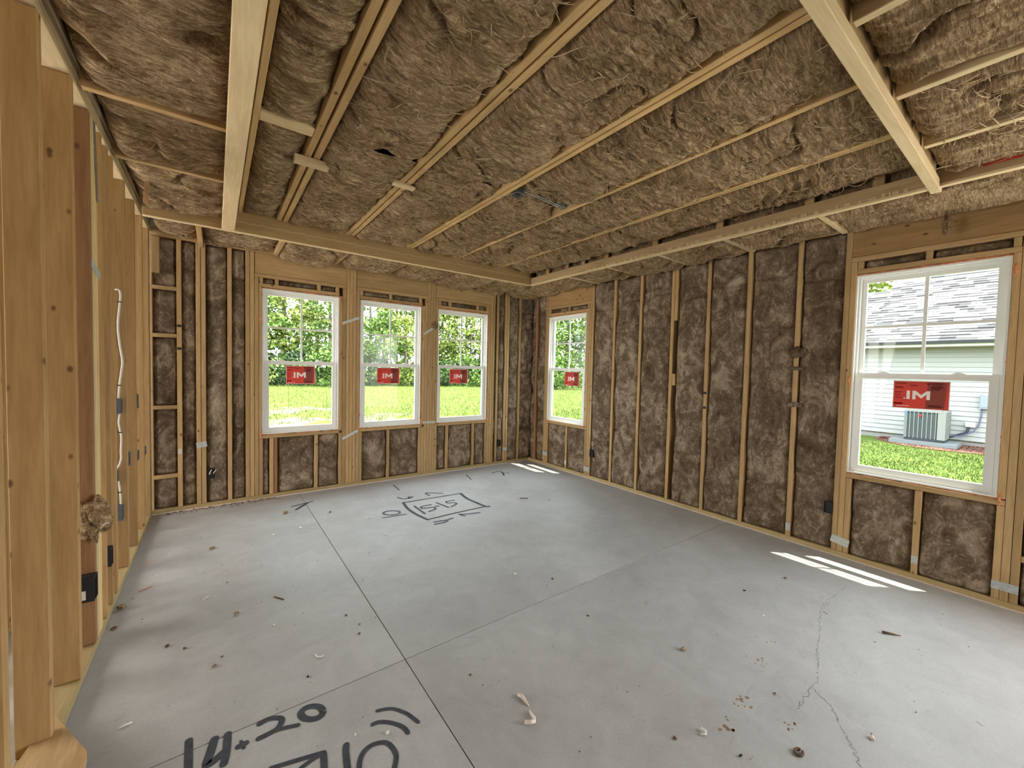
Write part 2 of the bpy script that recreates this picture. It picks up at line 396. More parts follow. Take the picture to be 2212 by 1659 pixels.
# ---- floor: a dirty base with four slabs between the saw-cut joints
mb = MB(); mb.box(-4.2, 4.25, YR, 5.17, -0.15, -0.006)
floor = strct('floor', mb, M_JOINT)
JX, JY, JG = 0.763, 1.885, 0.0022
for x0, x1, y0, y1 in ((-4.2, JX - JG, YR, JY - JG), (JX + JG, 4.25, YR, JY - JG), (-4.2, JX - JG, JY + JG, 5.17), (JX + JG, 4.25, JY + JG, 5.17)):
    box('slab', x0, x1, y0, y1, -0.02, 0.0, M_CONC, floor, 0.0012)

# ---- back wall
mb = MB(); ys, ye = YB + DEP + 0.002, YB + DEP + 0.014
xs = [-4.2] + [v for w in WB for v in (w[0] - 0.012, w[1] + 0.012)] + [4.22]
for i in range(0, len(xs), 2): mb.box(xs[i], xs[i + 1], ys, ye, 0, 3.02)
for w in WB: mb.box(w[0] - 0.012, w[1] + 0.012, ys, ye, 0, WZ0 - 0.01); mb.box(w[0] - 0.012, w[1] + 0.012, ys, ye, WZ1 + 0.01, 3.02)
wall_back = strct('wall_back', mb, M_OSB)
def vb(x0, z0, z1, mat=WZ, name='stud', w=0.0365, dy=0.0):
    return box(name, x0, x0 + w, YB + dy, YB + DEP, z0, z1, mat, wall_back)
def hb(x0, x1, z0, z1, mat=WX, name='blocking', dy=0.0):
    return box(name, x0, x1, YB + dy, YB + DEP, z0, z1, mat, wall_back)
hb(XL, 4.19, 0.004, 0.041, TX, 'bottom_plate')
hb(XL, 4.19, ZP, ZP + 0.036, WX, 'top_plate'); hb(XL, 4.19, ZP + 0.038, ZP + 0.076, WX, 'top_plate')
full = [-0.300, -0.154, -0.113, 0.101, 0.256, 0.296, 1.262, 1.301, 1.340, 2.311, 2.349, 2.387, 3.325, 3.364, 3.436, 3.590, 3.632, 3.862]
for x in full: vb(x, 0.042, ZP - 0.001)
vb(-0.489, 0.042, ZP - 0.001, WZ, 'corner_stud', 0.012)
for x in (0.336, 1.223, 1.380, 2.272, 2.426, 3.286): vb(x, 0.042, 2.383, WZ, 'jack_stud')
vb(0.376, 0.042, 0.655, WZ, 'cripple_stud', 0.034); vb(1.184, 0.042, 2.285, WZ, 'jack_stud')
vb(0.376, 0.70, 2.285, WZ, 'jack_stud', 0.024); vb(1.419, 0.042, 0.655, WZ, 'cripple_stud', 0.034); vb(2.233, 0.042, 2.285, WZ, 'jack_stud')
vb(3.250, 0.042, 0.655, WZ, 'cripple_stud', 0.034)
vb(2.195, 0.042, 0.655, WZ, 'cripple_stud')
for x in (0.473, 0.919, 1.763, 2.604, 3.030): vb(x, 0.042, 0.655, WZ, 'cripple_stud')
vb(0.512, 0.042, 0.655, DZ, 'cripple_stud', 0.036, 0.006)
for x0, x1 in ((0.376, 1.222), (1.419, 2.270), (2.466, 3.284)): hb(x0, x1, 0.657, 0.694, WX, 'window_sill')
for x0, x1 in ((0.376, 1.182), (1.419, 2.231), (2.466, 3.284)): hb(x0, x1, 2.286, 2.322, WX, 'head_plate')
for x0, x1 in ((0.336, 1.260), (1.380, 2.309), (2.426, 3.323)):
    hb(x0, x1, 2.385, 2.421, WX, 'header_plate'); hb(x0, x1, 2.423, ZP - 0.001, HX, 'header', 0.004)
for x in (0.378, 0.523, 0.944, 1.144, 1.42, 1.783, 2.19, 2.468, 2.628, 3.075, 3.247): vb(x, 2.323, 2.384, WZ, 'cripple_stud', 0.034)
for z in (2.169, 1.717, 1.027, 0.355): hb(-0.477, -0.301, z - 0.019, z + 0.0175, WX)
vb(-0.477, 2.30, 2.64, WZ, 'backing_block', 0.055, -0.012)
box('sill_gasket', XL, XR, YB - 0.013, YB + 0.012, 0.0004, 0.0065, M_GASKET, wall_back, 0)
bays = [(-0.477, -0.301), (-0.263, -0.155), (-0.075, 0.100), (0.139, 0.255), (3.402, 3.435), (3.474, 3.589), (3.670, 3.861), (3.900, 4.19)]
for a, b in bays: 
    zz = (0.042, 2.64)
    if a == -0.477:
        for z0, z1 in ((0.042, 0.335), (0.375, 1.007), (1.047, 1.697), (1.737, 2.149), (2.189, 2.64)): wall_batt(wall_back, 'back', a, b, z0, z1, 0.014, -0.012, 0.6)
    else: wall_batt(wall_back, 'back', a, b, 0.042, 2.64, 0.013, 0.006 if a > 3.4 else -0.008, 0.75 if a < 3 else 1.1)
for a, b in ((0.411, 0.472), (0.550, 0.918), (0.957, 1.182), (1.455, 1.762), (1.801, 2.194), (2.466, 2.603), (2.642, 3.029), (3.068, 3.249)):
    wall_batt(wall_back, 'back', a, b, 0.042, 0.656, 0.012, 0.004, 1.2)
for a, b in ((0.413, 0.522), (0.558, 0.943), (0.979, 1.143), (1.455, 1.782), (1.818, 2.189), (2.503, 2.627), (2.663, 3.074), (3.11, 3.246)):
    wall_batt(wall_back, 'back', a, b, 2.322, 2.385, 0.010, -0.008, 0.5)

# ---- right wall
mb = MB(); xs0, xe0 = XR + DEP + 0.002, XR + DEP + 0.014
yy = [-0.76] + [v for w in sorted(WR) for v in (w[0] - 0.012, w[1] + 0.012)] + [5.17]
for i in range(0, len(yy), 2): mb.box(xs0, xe0, yy[i], yy[i + 1], 0, 3.02)
for w in WR: mb.box(xs0, xe0, w[0] - 0.012, w[1] + 0.012, 0, WZ0 - 0.01); mb.box(xs0, xe0, w[0] - 0.012, w[1] + 0.012, WZ1 + 0.01, 3.02)
mb.box(xs0, xe0, YR, -2.9, 0, 3.02); mb.box(xs0, xe0, -2.9, -0.76, 2.45, 3.02)  # unseen opening behind the camera, added to let light in
wall_right = strct('wall_right', mb, M_OSB)
def vr(y0, z0, z1, mat=WZ, name='stud', w=0.0365, dx=0.0):
    return box(name, XR + dx, XR + DEP, y0, y0 + w, z0, z1, mat, wall_right)
def hr(y0, y1, z0, z1, mat=WY, name='blocking', dx=0.0):
    return box(name, XR + dx, XR + DEP, y0, y1, z0, z1, mat, wall_right)
hr(-0.735, YB - 0.001, 0.004, 0.041, TY, 'bottom_plate')
hr(YF, YB - 0.001, ZP, ZP + 0.036, WY, 'top_plate'); hr(YF, YB - 0.001, ZP + 0.038, ZP + 0.076, WY, 'top_plate')
vr(4.905, 0.042, ZP - 0.001, DZ, 'corner_stud', 0.050)
for y in (4.684, 3.737, 3.372, 2.978, 2.560, 2.154, 1.764, 1.353, 1.020, 0.090, -0.36, -0.735): vr(y, 0.042, ZP - 0.001)
for y in (4.646, 3.776, 0.982, 0.129): vr(y, 0.042, 2.383, WZ, 'jack_stud')
for y, w in ((3.815, 0.060), (0.167, 0.034)): vr(y, 0.70, 2.285, WZ, 'jack_stud', w)
for y in (4.608, 3.815, 0.946, 0.167): vr(y, 0.042, 0.655, WZ, 'cripple_stud', 0.034)
for y in (0.986 - 0.0, ): pass
for y in (4.190, 0.546): vr(y, 0.042, 0.655, WZ, 'cripple_stud')
vr(2.520, 2.05, ZP - 0.001, WZ, 'backing_block'); vr(2.520, 1.33, 1.46, WZ, 'backing_block')
for y0, y1 in ((3.815, 4.645), (0.167, 0.981)):
    hr(y0, y1, 0.657, 0.694, WY, 'window_sill'); hr(y0, y1, 2.286, 2.322, WY, 'head_plate')
    k0, k1 = (3.775, 4.683) if y0 > 1 else (0.128, 1.019)
    hr(k0, k1, 2.385, 2.421, WY, 'header_plate'); hr(k0, k1, 2.423, ZP - 0.001, HY, 'header', 0.004)
for y in (4.605, 4.195, 3.82, 0.945, 0.565, 0.170): vr(y, 2.323, 2.384, WZ, 'cripple_stud', 0.034)
hr(-0.322, 0.089, 0.320, 0.357, WY)
box('sill_gasket', XR - 0.013, XR + 0.012, -0.73, YB - 0.014, 0.0004, 0.0065, M_GASKET, wall_right, 0)
for a, b in ((4.957, YB - 0.005), (4.722, 4.903), (3.410, 3.736), (3.016, 3.371), (2.598, 2.977), (2.192, 2.519), (1.802, 2.153), (1.391, 1.763), (1.058, 1.352), (-0.322, 0.089), (-0.697, -0.361)):
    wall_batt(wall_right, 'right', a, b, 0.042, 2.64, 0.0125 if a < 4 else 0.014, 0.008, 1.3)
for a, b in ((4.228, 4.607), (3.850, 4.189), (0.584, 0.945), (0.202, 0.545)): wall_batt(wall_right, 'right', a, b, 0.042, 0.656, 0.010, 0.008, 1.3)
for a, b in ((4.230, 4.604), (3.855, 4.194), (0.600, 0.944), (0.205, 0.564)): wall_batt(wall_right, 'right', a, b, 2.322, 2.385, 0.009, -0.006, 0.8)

# ---- left wall: open studs, no insulation
wall_left = tag(empty('wall_left', (0, 0, 0)), kind='structure')
def vl(y0, z0=0.042, z1=ZL - 0.001, mat=LSZ, name='stud', w=0.0375):
    return box(name, XL - DEP, XL, y0, y0 + w, z0, z1, mat, wall_left)
box('bottom_plate', XL - DEP, XL, 1.95, YB - 0.001, 0.003, 0.041, TY, wall_left)
box('bottom_plate', XL - DEP, XL, 0.55, 1.948, 0.003, 0.041, TY, wall_left)
box('top_plate', XL - DEP, XL, YF, YB - 0.001, ZL, ZL + 0.037, LY, wall_left); box('top_plate', XL - DEP, XL + 0.004, YF, YB - 0.001, ZL + 0.038, ZL + 0.076, LY, wall_left)
for y in (0.60, 1.01, 1.42, 1.745, 2.133, 2.532, 3.071, 3.234, 3.372, 3.768, 4.168, 4.570): vl(y)
vl(4.953, name='corner_stud')
vl(2.818, mat=DZ, name='post_stud', w=0.0375)
for k in range(1, 4): vl(2.818 + 0.0395 * k, mat=LZ, name='post_stud', w=0.0375)
box('ceiling_nailer', XL - 0.05, XL + 0.012, YF, YB - 0.02, ZL + 0.078, ZL + 0.113, LY, wall_left)
box('rim_board', XL - DEP, XL - 0.052, YF, YB - 0.001, ZL + 0.078, 3.02, M_OSB, wall_left)
# a second stud wall across the hall, glimpsed between the first studs
wall_hall = tag(empty('wall_hall', (0, 0, 0)), kind='structure')
box('bottom_plate', -0.972, -0.883, 0.3, YB, 0.003, 0.041, TY, wall_hall); box('top_plate', -0.972, -0.883, 0.3, YB, ZL, ZL + 0.076, LY, wall_hall)
for k in range(12): box('stud', -0.972, -0.883, 0.393 + 0.406 * k, 0.4305 + 0.406 * k, 0.042, ZL - 0.001, WZ, wall_hall)
mb = MB(); mb.box(-4.22, -4.2, YR, 5.17, 0, 3.02)
strct('wall_far_left', mb, M_OSB)
mb = MB(); mb.box(-4.2, 4.2, YR - 0.02, YR, 0, 3.02)
strct('wall_rear', mb, M_OSB)

# ---- ceiling: deck above, joists, tray edge, batts
mb = MB(); mb.box(-4.3, 4.32, YR - 0.02, 5.25, 3.021, 3.06)
ceiling = strct('ceiling', mb, M_OSB)
def cb(name, x0, x1, y0, y1, z0, z1, mat): return box(name, x0, x1, y0, y1, z0, z1, mat, ceiling)
JH = 0.225
joists = [(0.163, 0.030), (0.456, 0.0375), (0.5075, 0.0375), (1.060, 0.0375), (1.1085, 0.0365), (1.696, 0.0375), (1.742, 0.035), (2.332, 0.0375), (2.940, 0.0375), (2.984, 0.020)]
for x, w in joists:
    cb('tray_joist', x, x + w, YN + 0.002, YT - 0.001, ZJ, ZJ + JH, JY_)
for x, w in ((0.51, .0375), (1.10, .0375), (1.73, .0375), (2.332, .0375), (2.94, .0375), (3.50, .0375)):
    cb('soffit_joist', x, x + w, YT + 0.042, YB, 2.634, 2.80, WY)
    if x > 1.5: cb('soffit_joist', x, x + w, YF, YN - 0.05, 2.662, 2.83, LY)
cb('soffit_joist', -0.13, -0.093, YT + 0.042, YB, 2.60, 2.80, WY)
cb('tray_edge_beam', XL + 0.03, XTR - 0.038, YT, YT + 0.040, 2.622, 3.0, BX)
cb('tray_edge_strip', XL + 0.03, XTR - 0.038, YT - 0.0005, YT + 0.0405, 2.612, 2.6215, LX)  # pale strip along the bottom of the beam
cb('tray_edge_board', 0.047, 0.136, YF, 4.268, 2.600, 2.637, LY)
cb('tray_fascia', 0.098, 0.135, YF, 4.309, 2.638, 2.99, BY)
cb('near_edge_board', 0.137, 3.540, 0.465, YN, 2.600, 2.655, LX)
cb('near_edge_board', 0.137, 3.40, 0.475, 0.512, 2.657, 2.99, BX)
cb('bottom_chord', XTR - 0.036, XTR, YF, YT + 0.002, 2.6275, 2.712, BY)  # side toned darker in colour, as the shaded face of the chord
cb('chord_lit_underside', XTR - 0.038, XTR + 0.002, YF, YT + 0.002, 2.609, 2.627, LY)  # pale strip paints the floor-lit underside of the chord
cb('upper_chord', XTR - 0.002, XTR + 0.036, YN, YT, 2.790, 2.835, WY)
cb('upper_chord', XTR + 0.005, XTR + 0.043, YN, YT, 2.837, 3.0, WY)
for y in (0.72, 1.10, 1.75, 2.38, 3.0, 3.35, 3.62, 3.98): cb('truss_web', XTR - 0.002, XTR + 0.03, y, y + 0.060, 2.713, 2.789, WZ)
for y in (-0.2, 1.055, 1.745, 2.38, 3.02, 3.65): cb('lookout', XTR + 0.001, XR + 0.002, y, y + 0.0375, 2.627, 2.712, LX)
for y in (-0.6, 0.55, 2.615, 3.36): cb('left_blocking', XL + 0.013, 0.0965, y, y + 0.0375, 2.678, 2.80, WX)
cb('tray_blocking', 0.194, 0.455, 2.53, 2.625, ZJ + 0.002, 2.82, LX)
cb('scrap_blocking', 0.400, 0.600, 2.87, 2.93, 2.742, 2.783, LX); cb('scrap_blocking', 1.02, 1.18, 2.84, 2.89, 2.765, 2.783, LX)
# batts over the tray
for a, b in ((0.194, 0.455), (0.546, 1.059), (1.146, 1.695), (1.778, 2.331), (2.371, 2.939), (3.005, 3.490)):
    i = int(a * 10)
    for y0, y1 in ((0.515, 2.52), (2.635 if b < 0.5 else 2.52, YT - 0.002)):
        ceil_batt(ceiling, a, b, y0, y1, ZJ + 0.010, 0.0105, 'x', 0.035 if b > 0.5 else 0.015, 1.0, 0.75 if a < 1.1 else 1.25)
# soffit batts: back strip, right strip, left strip, near side
for a, b in ((XL + 0.05, -0.131), (-0.092, 0.509), (0.549, 1.099), (1.139, 1.729), (1.769, 2.331), (2.371, 2.939), (2.979, 3.499), (3.539, XR)):
    ceil_batt(ceiling, a, b, YT + 0.044, YB - 0.004, 2.665 if a < 0 else 2.642, 0.010, 'x', 0.010 if a < 0 else 0.050, 0.9 if a < 0 else 1.15)
for a, b in ((-1.4, -0.201), (-0.162, 1.054), (1.094, 1.744), (1.784, 2.379), (2.419, 3.019), (3.059, 3.649), (3.689, YT + 0.04)):
    ceil_batt(ceiling, XTR + 0.006, XR - 0.004, a, b, 2.655, 0.0115, 'y', 0.042, 1.05)
for a, b in ((-1.4, -0.601), (-0.56, 0.549), (0.589, 2.614), (2.654, 3.359), (3.399, YT)):
    ceil_batt(ceiling, XL + 0.022, 0.0965, a, b, 2.722, 0.0105, 'x', 0.035, 1.0, 0.7)
for a, b in ((0.14, 1.09), (1.14, 1.729), (1.769, 2.331), (2.371, 2.939), (2.979, 3.499)):
    ceil_batt(ceiling, a, b, YF + 0.05, 0.463, 2.700, 0.011, 'y', 0.03, 1.0, 0.6)
# wool behind the open truss on the right of the tray
SEED[0] += 1
U, V = np.meshgrid(np.linspace(YN, YT, 260), np.linspace(2.70, 2.80, 12))
sheet('insulation_batt', U, V, (XTR + 0.045 + 0.03 * vn(U * 9, V * 25, 3), U, V), WOOLC, ceiling)
# squeezed-out glue bead along the beam
pts = [(x, YT - 0.003, 2.706 + 0.004 * math.sin(x * 95) + 0.003 * math.sin(x * 41)) for x in np.arange(0.15, 3.45, 0.008)]
mb = MB(); mb.tube(pts, 0.0035, 4); mb.build('glue_bead', plain('glue', (0.55, 0.42, 0.24), 0.7), ceiling)
# torn edge along the truss chord
mb = MB(); random.seed(3)
y = 0.6
while y < 3.3:
    L = random.uniform(0.01, 0.05); mb.box(XTR - 0.0395, XTR - 0.037, y, y + L, 2.626, 2.634 + random.uniform(0.0, 0.018)); y += L + random.uniform(0.002, 0.05)
tag(mb.build('torn_edge_fibres', LY, ceiling), kind='stuff')
mb = MB(); mb.box(XTR - 0.039, XTR - 0.0372, 0.16, 0.30, 2.66, 2.712); mb.box(XTR - 0.036, XTR, 0.16, 0.30, 2.6195, 2.6218); mb.build('red_paint_mark', M_RED, ceiling)
# fibres hanging loose from the ceiling wool
random.seed(11)
mb = MB()
def wisp(x, y, z, big=False):
    a = random.choice((0, math.pi)) + random.gauss(0, 0.7); l = random.uniform(0.08, 0.24) if big else random.uniform(0.03, 0.10); w = random.uniform(0.0010, 0.0026)
    px, py, pz = x, y, z; vs = []; k = random.uniform(-20, 20); k2 = random.uniform(-20, 20); n = 8
    drop = random.uniform(0.0, 0.03) if big else random.uniform(0, 0.012)
    for i in range(n):
        t = i / (n - 1); dx, dy = math.cos(a), math.sin(a); ww = w * (0.35 + math.sin(math.pi * min(1, max(0, t))) * 0.9); zz = z - drop * math.sin(math.pi * t)
        vs += [(px - dy * ww, py + dx * ww, zz), (px, py, zz - ww * 0.9), (px + dy * ww, py - dx * ww, zz + 0.001)]
        a += (k * (1 - t) + k2 * t) * l / n; px += math.cos(a) * l / n; py += math.sin(a) * l / n
    mb.add(vs, [(3 * i, 3 * i + 1, 3 * i + 4, 3 * i + 3) for i in range(n - 1)] + [(3 * i + 1, 3 * i + 2, 3 * i + 5, 3 * i + 4) for i in range(n - 1)])
bay_ = [(0.60, 1.0), (1.19, 1.65), (1.82, 2.29), (2.41, 2.90), (3.05, 3.44)]
for _ in range(2600):
    k = random.choices((0, 1, 2, 3, 4), (2, 3, 4, 5, 4))[0]; wisp(random.uniform(*bay_[k]), random.uniform(0.6, 4.2), ZJ - random.uniform(0.0, 0.026), random.random() < 0.4)
for _ in range(500): wisp(random.uniform(3.55, 4.05), random.uniform(-0.3, 4.3), 2.655 - random.uniform(0.0, 0.022), random.random() < 0.4)
for _ in range(500): wisp(random.uniform(0.2, 4.0), random.uniform(4.38, 5.0), 2.650 - random.uniform(0.0, 0.022), random.random() < 0.4)
for _ in range(500): wisp(random.uniform(2.4, 3.45), random.uniform(-0.3, 0.4), 2.685 - random.uniform(0.0, 0.022), random.random() < 0.4)
tag(mb.build('loose_fibres', WISP, ceiling, smooth=True), kind='stuff')

# ================================================================== WINDOWS
def window(n, org, rot, w, lab_u, h=1.570):
    """local x along the wall, y outward, z up"""
    t = tag(empty('window_%d' % n, org, (0, 0, rot)), kind='structure')
    D0, D1 = 0.006, 0.105
    def ring(mb, x0, x1, z0, z1, t_, y0, y1):
        mb.box(x0, x1, y0, y1, z0, z0 + t_); mb.box(x0, x1, y0, y1, z1 - t_, z1)
        mb.box(x0, x0 + t_, y0, y1, z0 + t_, z1 - t_); mb.box(x1 - t_, x1, y0, y1, z0 + t_, z1 - t_)
    mb = MB(); ring(mb, 0, w, 0, h, 0.012, D0, D1); ring(mb, 0.012, w - 0.012, 0.012, h - 0.012, 0.014, D0 + 0.028, D1 - 0.004)
    mb.build('frame', M_VINYL, t)
    zm = h * 0.5 - 0.006
    mb = MB(); ring(mb, 0.024, w - 0.024, zm - 0.018, h - 0.024, 0.034, 0.066, 0.094); up = mb.build('upper_sash', M_VINYL, t)
    mb = MB(); ring(mb, 0.0235, w - 0.0235, 0.024, zm + 0.022, 0.043, 0.030, 0.060); mb.box(0.03, w - 0.03, 0.026, 0.031, zm - 0.016, zm - 0.006); lo = mb.build('lower_sash', M_VINYL, t)
    link('pane', _pane(w - 0.092, h - 0.024 - zm - 0.05), M_GLASS, up, (0.046, 0.080, zm + 0.014))
    link('pane', _pane(w - 0.130, zm + 0.022 - 0.043 * 2 - 0.024 + 0.004), M_GLASS, lo, (0.065, 0.046, 0.065))
    mb = MB(); mb.box(w / 2 - 0.010, w / 2 + 0.010, 0.070, 0.078, zm + 0.016, h - 0.058); mb.box(0.058, w - 0.058, 0.0705, 0.0775, (zm + h) / 2 - 0.020, (zm + h) / 2 - 0.001)
    mb.build('muntin_bars', M_VINYL, up)
    for f in (0.24, 0.74):
        mb = MB(); mb.prism([(w * f - 0.045, zm + 0.0215), (w * f + 0.045, zm + 0.0215), (w * f + 0.03, zm + 0.029), (w * f + 0.008, zm + 0.037), (w * f - 0.012, zm + 0.037), (w * f - 0.03, zm + 0.029)], 0.034, 0.056, 'xz')
        mb.build('sash_lock', M_VINYL, lo)
    # sticker on the lower pane
    sw, sh = 0.295, 0.205
    x0, z1 = lab_u, zm - 0.030; z0 = z1 - sh
    mb = MB(); mb.box(x0, x0 + sw, 0.0385, 0.0395, z0, z1); st = mb.build('window_sticker', M_FRED, t)
    mb = MB()
    for a, b, c, d in ((0, sw, 0, 0.004), (0, sw, sh - 0.004, sh), (0, 0.004, 0, sh), (sw - 0.004, sw, 0, sh)): mb.box(x0 + a, x0 + b, 0.0375, 0.0383, z0 + c, z0 + d)
    mb.build('sticker_border', M_FWHITE, st)
    mb = MB(); mb.prism([(x0 + 0.175, z0 + 0.006), (x0 + 0.270, z0 + 0.012), (x0 + 0.280, z0 + sh - 0.008), (x0 + 0.185, z0 + sh - 0.008)], 0.0376, 0.0382, 'xz'); mb.build('sticker_panel', M_FDARK, st)
    def poly(ps): return [(x0 + a, z0 + b) for a, b in ps]
    mb = MB(); b0, b1 = 0.070, 0.133
    mb.prism(poly([(0.075, b0), (0.093, b0), (0.093, b1), (0.075, b1)]), 0.0364, 0.0372, 'xz')
    for q in ([(0.106, b0), (0.124, b0), (0.124, b1), (0.106, b1)], [(0.180, b0), (0.198, b0), (0.198, b1), (0.180, b1)],
              [(0.124, b1), (0.124, b1 - 0.026), (0.152, b0 + 0.008), (0.152, b0 + 0.034)], [(0.152, b0 + 0.034), (0.152, b0 + 0.008), (0.180, b1 - 0.026), (0.180, b1)]):
        mb.prism(poly(q), 0.0364, 0.0372, 'xz')
    mb.prism(poly([(0.064 + 0.005 * math.cos(i * 0.785), b0 + 0.006 + 0.005 * math.sin(i * 0.785)) for i in range(8)]), 0.0364, 0.0372, 'xz')
    tag(mb.build('sticker_lettering', M_FWHITE, st), 'white mirrored letters reading MI seen from behind')
    mb = MB()
    for i, (a, b, c) in enumerate(((0.012, 0.030, 0.186), (0.036, 0.070, 0.186), (0.012, 0.052, 0.160), (0.012, 0.060, 0.152), (0.09, 0.13, 0.172), (0.205, 0.262, 0.190), (0.205, 0.255, 0.181), (0.203, 0.258, 0.168), (0.200, 0.262, 0.160), (0.200, 0.250, 0.152), (0.205, 0.245, 0.143), (0.19, 0.255, 0.030), (0.19, 0.262, 0.022), (0.012, 0.05, 0.12), (0.012, 0.045, 0.10), (0.012, 0.05, 0.08))):
        mb.prism(poly([(a, c - 0.002), (b, c - 0.002), (b, c + 0.002), (a, c + 0.002)]), 0.0366, 0.0372, 'xz')
    mb.tube([(x0 + 0.188 + 0.007 * math.cos(i * 0.785), 0.0368, z0 + 0.186 + 0.006 * math.sin(i * 0.785)) for i in range(9)], 0.0018, 4)
    mb.build('sticker_print', M_FPRINT, st)
    mb = MB(); mb.prism(poly([(0.006, 0.028), (0.055, 0.028), (0.055, 0.042), (0.006, 0.042)]), 0.0370, 0.0374, 'xz'); mb.build('sticker_patch', M_FBRIGHT, st)
    mb = MB(); mb.prism(poly([(0.02, 0.018), (0.09, 0.018), (0.09, 0.022), (0.02, 0.022)]), 0.0366, 0.0372, 'xz'); mb.build('sticker_line', M_FWHITE, st)
    # expanding foam in the gap round the frame
    random.seed(n * 5); mb = MB()
    def run(p, q, k, off):
        for i in range(k):
            if random.random() < 0.18: continue
            f0 = i / k; f1 = (i + 1.35) / k; r = random.uniform(0.004, 0.011)
            a = Vector(p).lerp(Vector(q), f0); b = Vector(p).lerp(Vector(q), min(1, f1)); m = (a + b) / 2
            j = Vector([random.uniform(-0.003, 0.003) for _ in range(3)])
            mb.tube([a, m + j + Vector((0, -r * 0.3, 0)), b], [r * 0.6, r, r * 0.5], 6)
    y = 0.014
    run((-0.006, y, -0.006), (-0.006, y, h + 0.006), 26, 0); run((w + 0.006, y, -0.006), (w + 0.006, y, h + 0.006), 26, 0)
    run((-0.006, y, -0.006), (w + 0.006, y, -0.006), 14, 0); run((-0.006, y, h + 0.006), (w + 0.006, y, h + 0.006), 14, 0)
    for _ in range(3):
        f = random.random(); sx = random.choice((-0.012, w + 0.012)); z = random.choice((0.0, f * h, f * h)); r = random.uniform(0.006, 0.011)
        mb.tube([(sx, 0.004, z - 0.05), (sx + .003, 0.0, z - .02), (sx - .002, -0.002, z), (sx + .003, 0.002, z + 0.02), (sx, 0.006, z + 0.04)], [r * 0.4, r, r * .8, r, r * 0.4], 7)
    mb.build('expanding_foam', M_FOAM, t, smooth=True)
    return t
_pc = {}
def _pane(a, b):
    k = (round(a, 3), round(b, 3))
    if k not in _pc: mb = MB(); mb.box(0, a, -0.002, 0.002, 0, b); _pc[k] = mb.mesh('pane')
    return _pc[k]
for n, (w, lu) in enumerate(zip(WB, (0.232, 0.218, 0.215))): window(n + 1, (w[0], YB, WZ0), 0, w[1] - w[0], lu)
window(4, (XR, WR[0][1], WZ0), -math.pi / 2, WR[0][1] - WR[0][0], 0.345 - 0.01)
window(5, (XR, WR[1][1], WZ0), -math.pi / 2, WR[1][1] - WR[1][0], 0.247)

# ================================================================== STRAPS, BOXES, CABLES
def strap(parent, side, a0, z0, a1, z1, w=0.030, name='strap_tie', mat=M_STEEL):
    d = Vector((a1 - a0, z1 - z0)); L = d.length; d.normalize(); n = Vector((-d.y, d.x)) * w / 2
    c = [(a0 - n.x, z0 - n.y), (a1 - n.x, z1 - n.y), (a1 + n.x, z1 + n.y), (a0 + n.x, z0 + n.y)]
    mb = MB()
    if side == 'back': mb.prism(c, YB - 0.0025, YB - 0.0006, 'xz')
    else: mb.prism(c, (XR if side == 'right' else XL) - (0.0025 if side == 'right' else -0.0025), (XR if side == 'right' else XL) - (0.0006 if side == 'right' else -0.0006), 'yz')
    # dimples of the nail holes
    for i in range(int(L / 0.03)):
        f = (i + 0.5) * 0.03
        for o in (-0.25, 0.25):
            p = Vector((a0, z0)) + d * f + n * o * 2
            if side == 'back': mb.tube([(p.x, YB - 0.0025, p.y), (p.x, YB - 0.0042, p.y)], 0.0032, 6)
            elif side == 'right': mb.tube([(XR - 0.0025, p.x, p.y), (XR - 0.0042, p.x, p.y)], 0.0032, 6)
            else: mb.tube([(XL + 0.0025, p.x, p.y), (XL + 0.0042, p.x, p.y)], 0.0032, 6)
    return mb.build(name, mat, parent)
strap(wall_back, 'back', 1.215, 1.965, 1.410, 2.050); strap(wall_back, 'back', 1.225, 0.585, 1.402, 0.672)
strap(wall_back, 'back', 2.25, 1.910, 2.40, 2.012); strap(wall_back, 'back', 2.25, 0.722, 2.438, 0.716)
strap(wall_back, 'back', -0.155, 0.634, -0.072, 0.648, 0.055)
strap(wall_back, 'back', -0.298, 0.59, -0.268, 0.59, 0.05, 'paper_tag', M_LABEL)
strap(wall_back, 'back', 3.590, 0.225, 3.668, 0.225, 0.05)
strap(wall_right, 'right', 0.942, 0.120, 1.059, 0.140, 0.062); strap(wall_right, 'right', 1.353, 0.125, 1.389, 0.125, 0.065)
strap(wall_right, 'right', 0.547, 0.148, 0.582, 0.148, 0.058); strap(wall_right, 'right', 0.090, 0.135, 0.203, 0.135, 0.055)
strap(wall_right, 'right', 3.739, 0.120, 3.848, 0.120, 0.062); strap(wall_right, 'right', 4.191, 0.125, 4.226, 0.125, 0.06, 'paper_tag', M_LABEL)
strap(wall_right, 'right', 4.610, 0.18, 4.718, 0.18, 0.06)
# long perforated strap and clip on the left post
strap(wall_left, 'left', 2.930, 2.665, 2.975, 2.280, 0.042, 'perforated_strap', M_DSTEEL)
strap(wall_left, 'left', 2.832, 1.945, 3.015, 1.905, 0.045)
# carpenter's tick marks
for side, par, a, z in (('right', wall_right, 0.115, 1.60), ('back', wall_back, 1.20, 1.60)):
    mb = MB(); q = [(a - .014, z + .008), (a - .004, z - .014), (a + .022, z + .030)]
    if side == 'right': q = [(2 * a - x, zz) for x, zz in q]; mb.tube([(XR - 0.001, x, zz) for x, zz in q], 0.0022, 4)
    else: mb.tube([(x, YB - 0.001, zz) for x, zz in q], 0.0018, 4)
    mb.build('pencil_tick', M_PAINT, par)

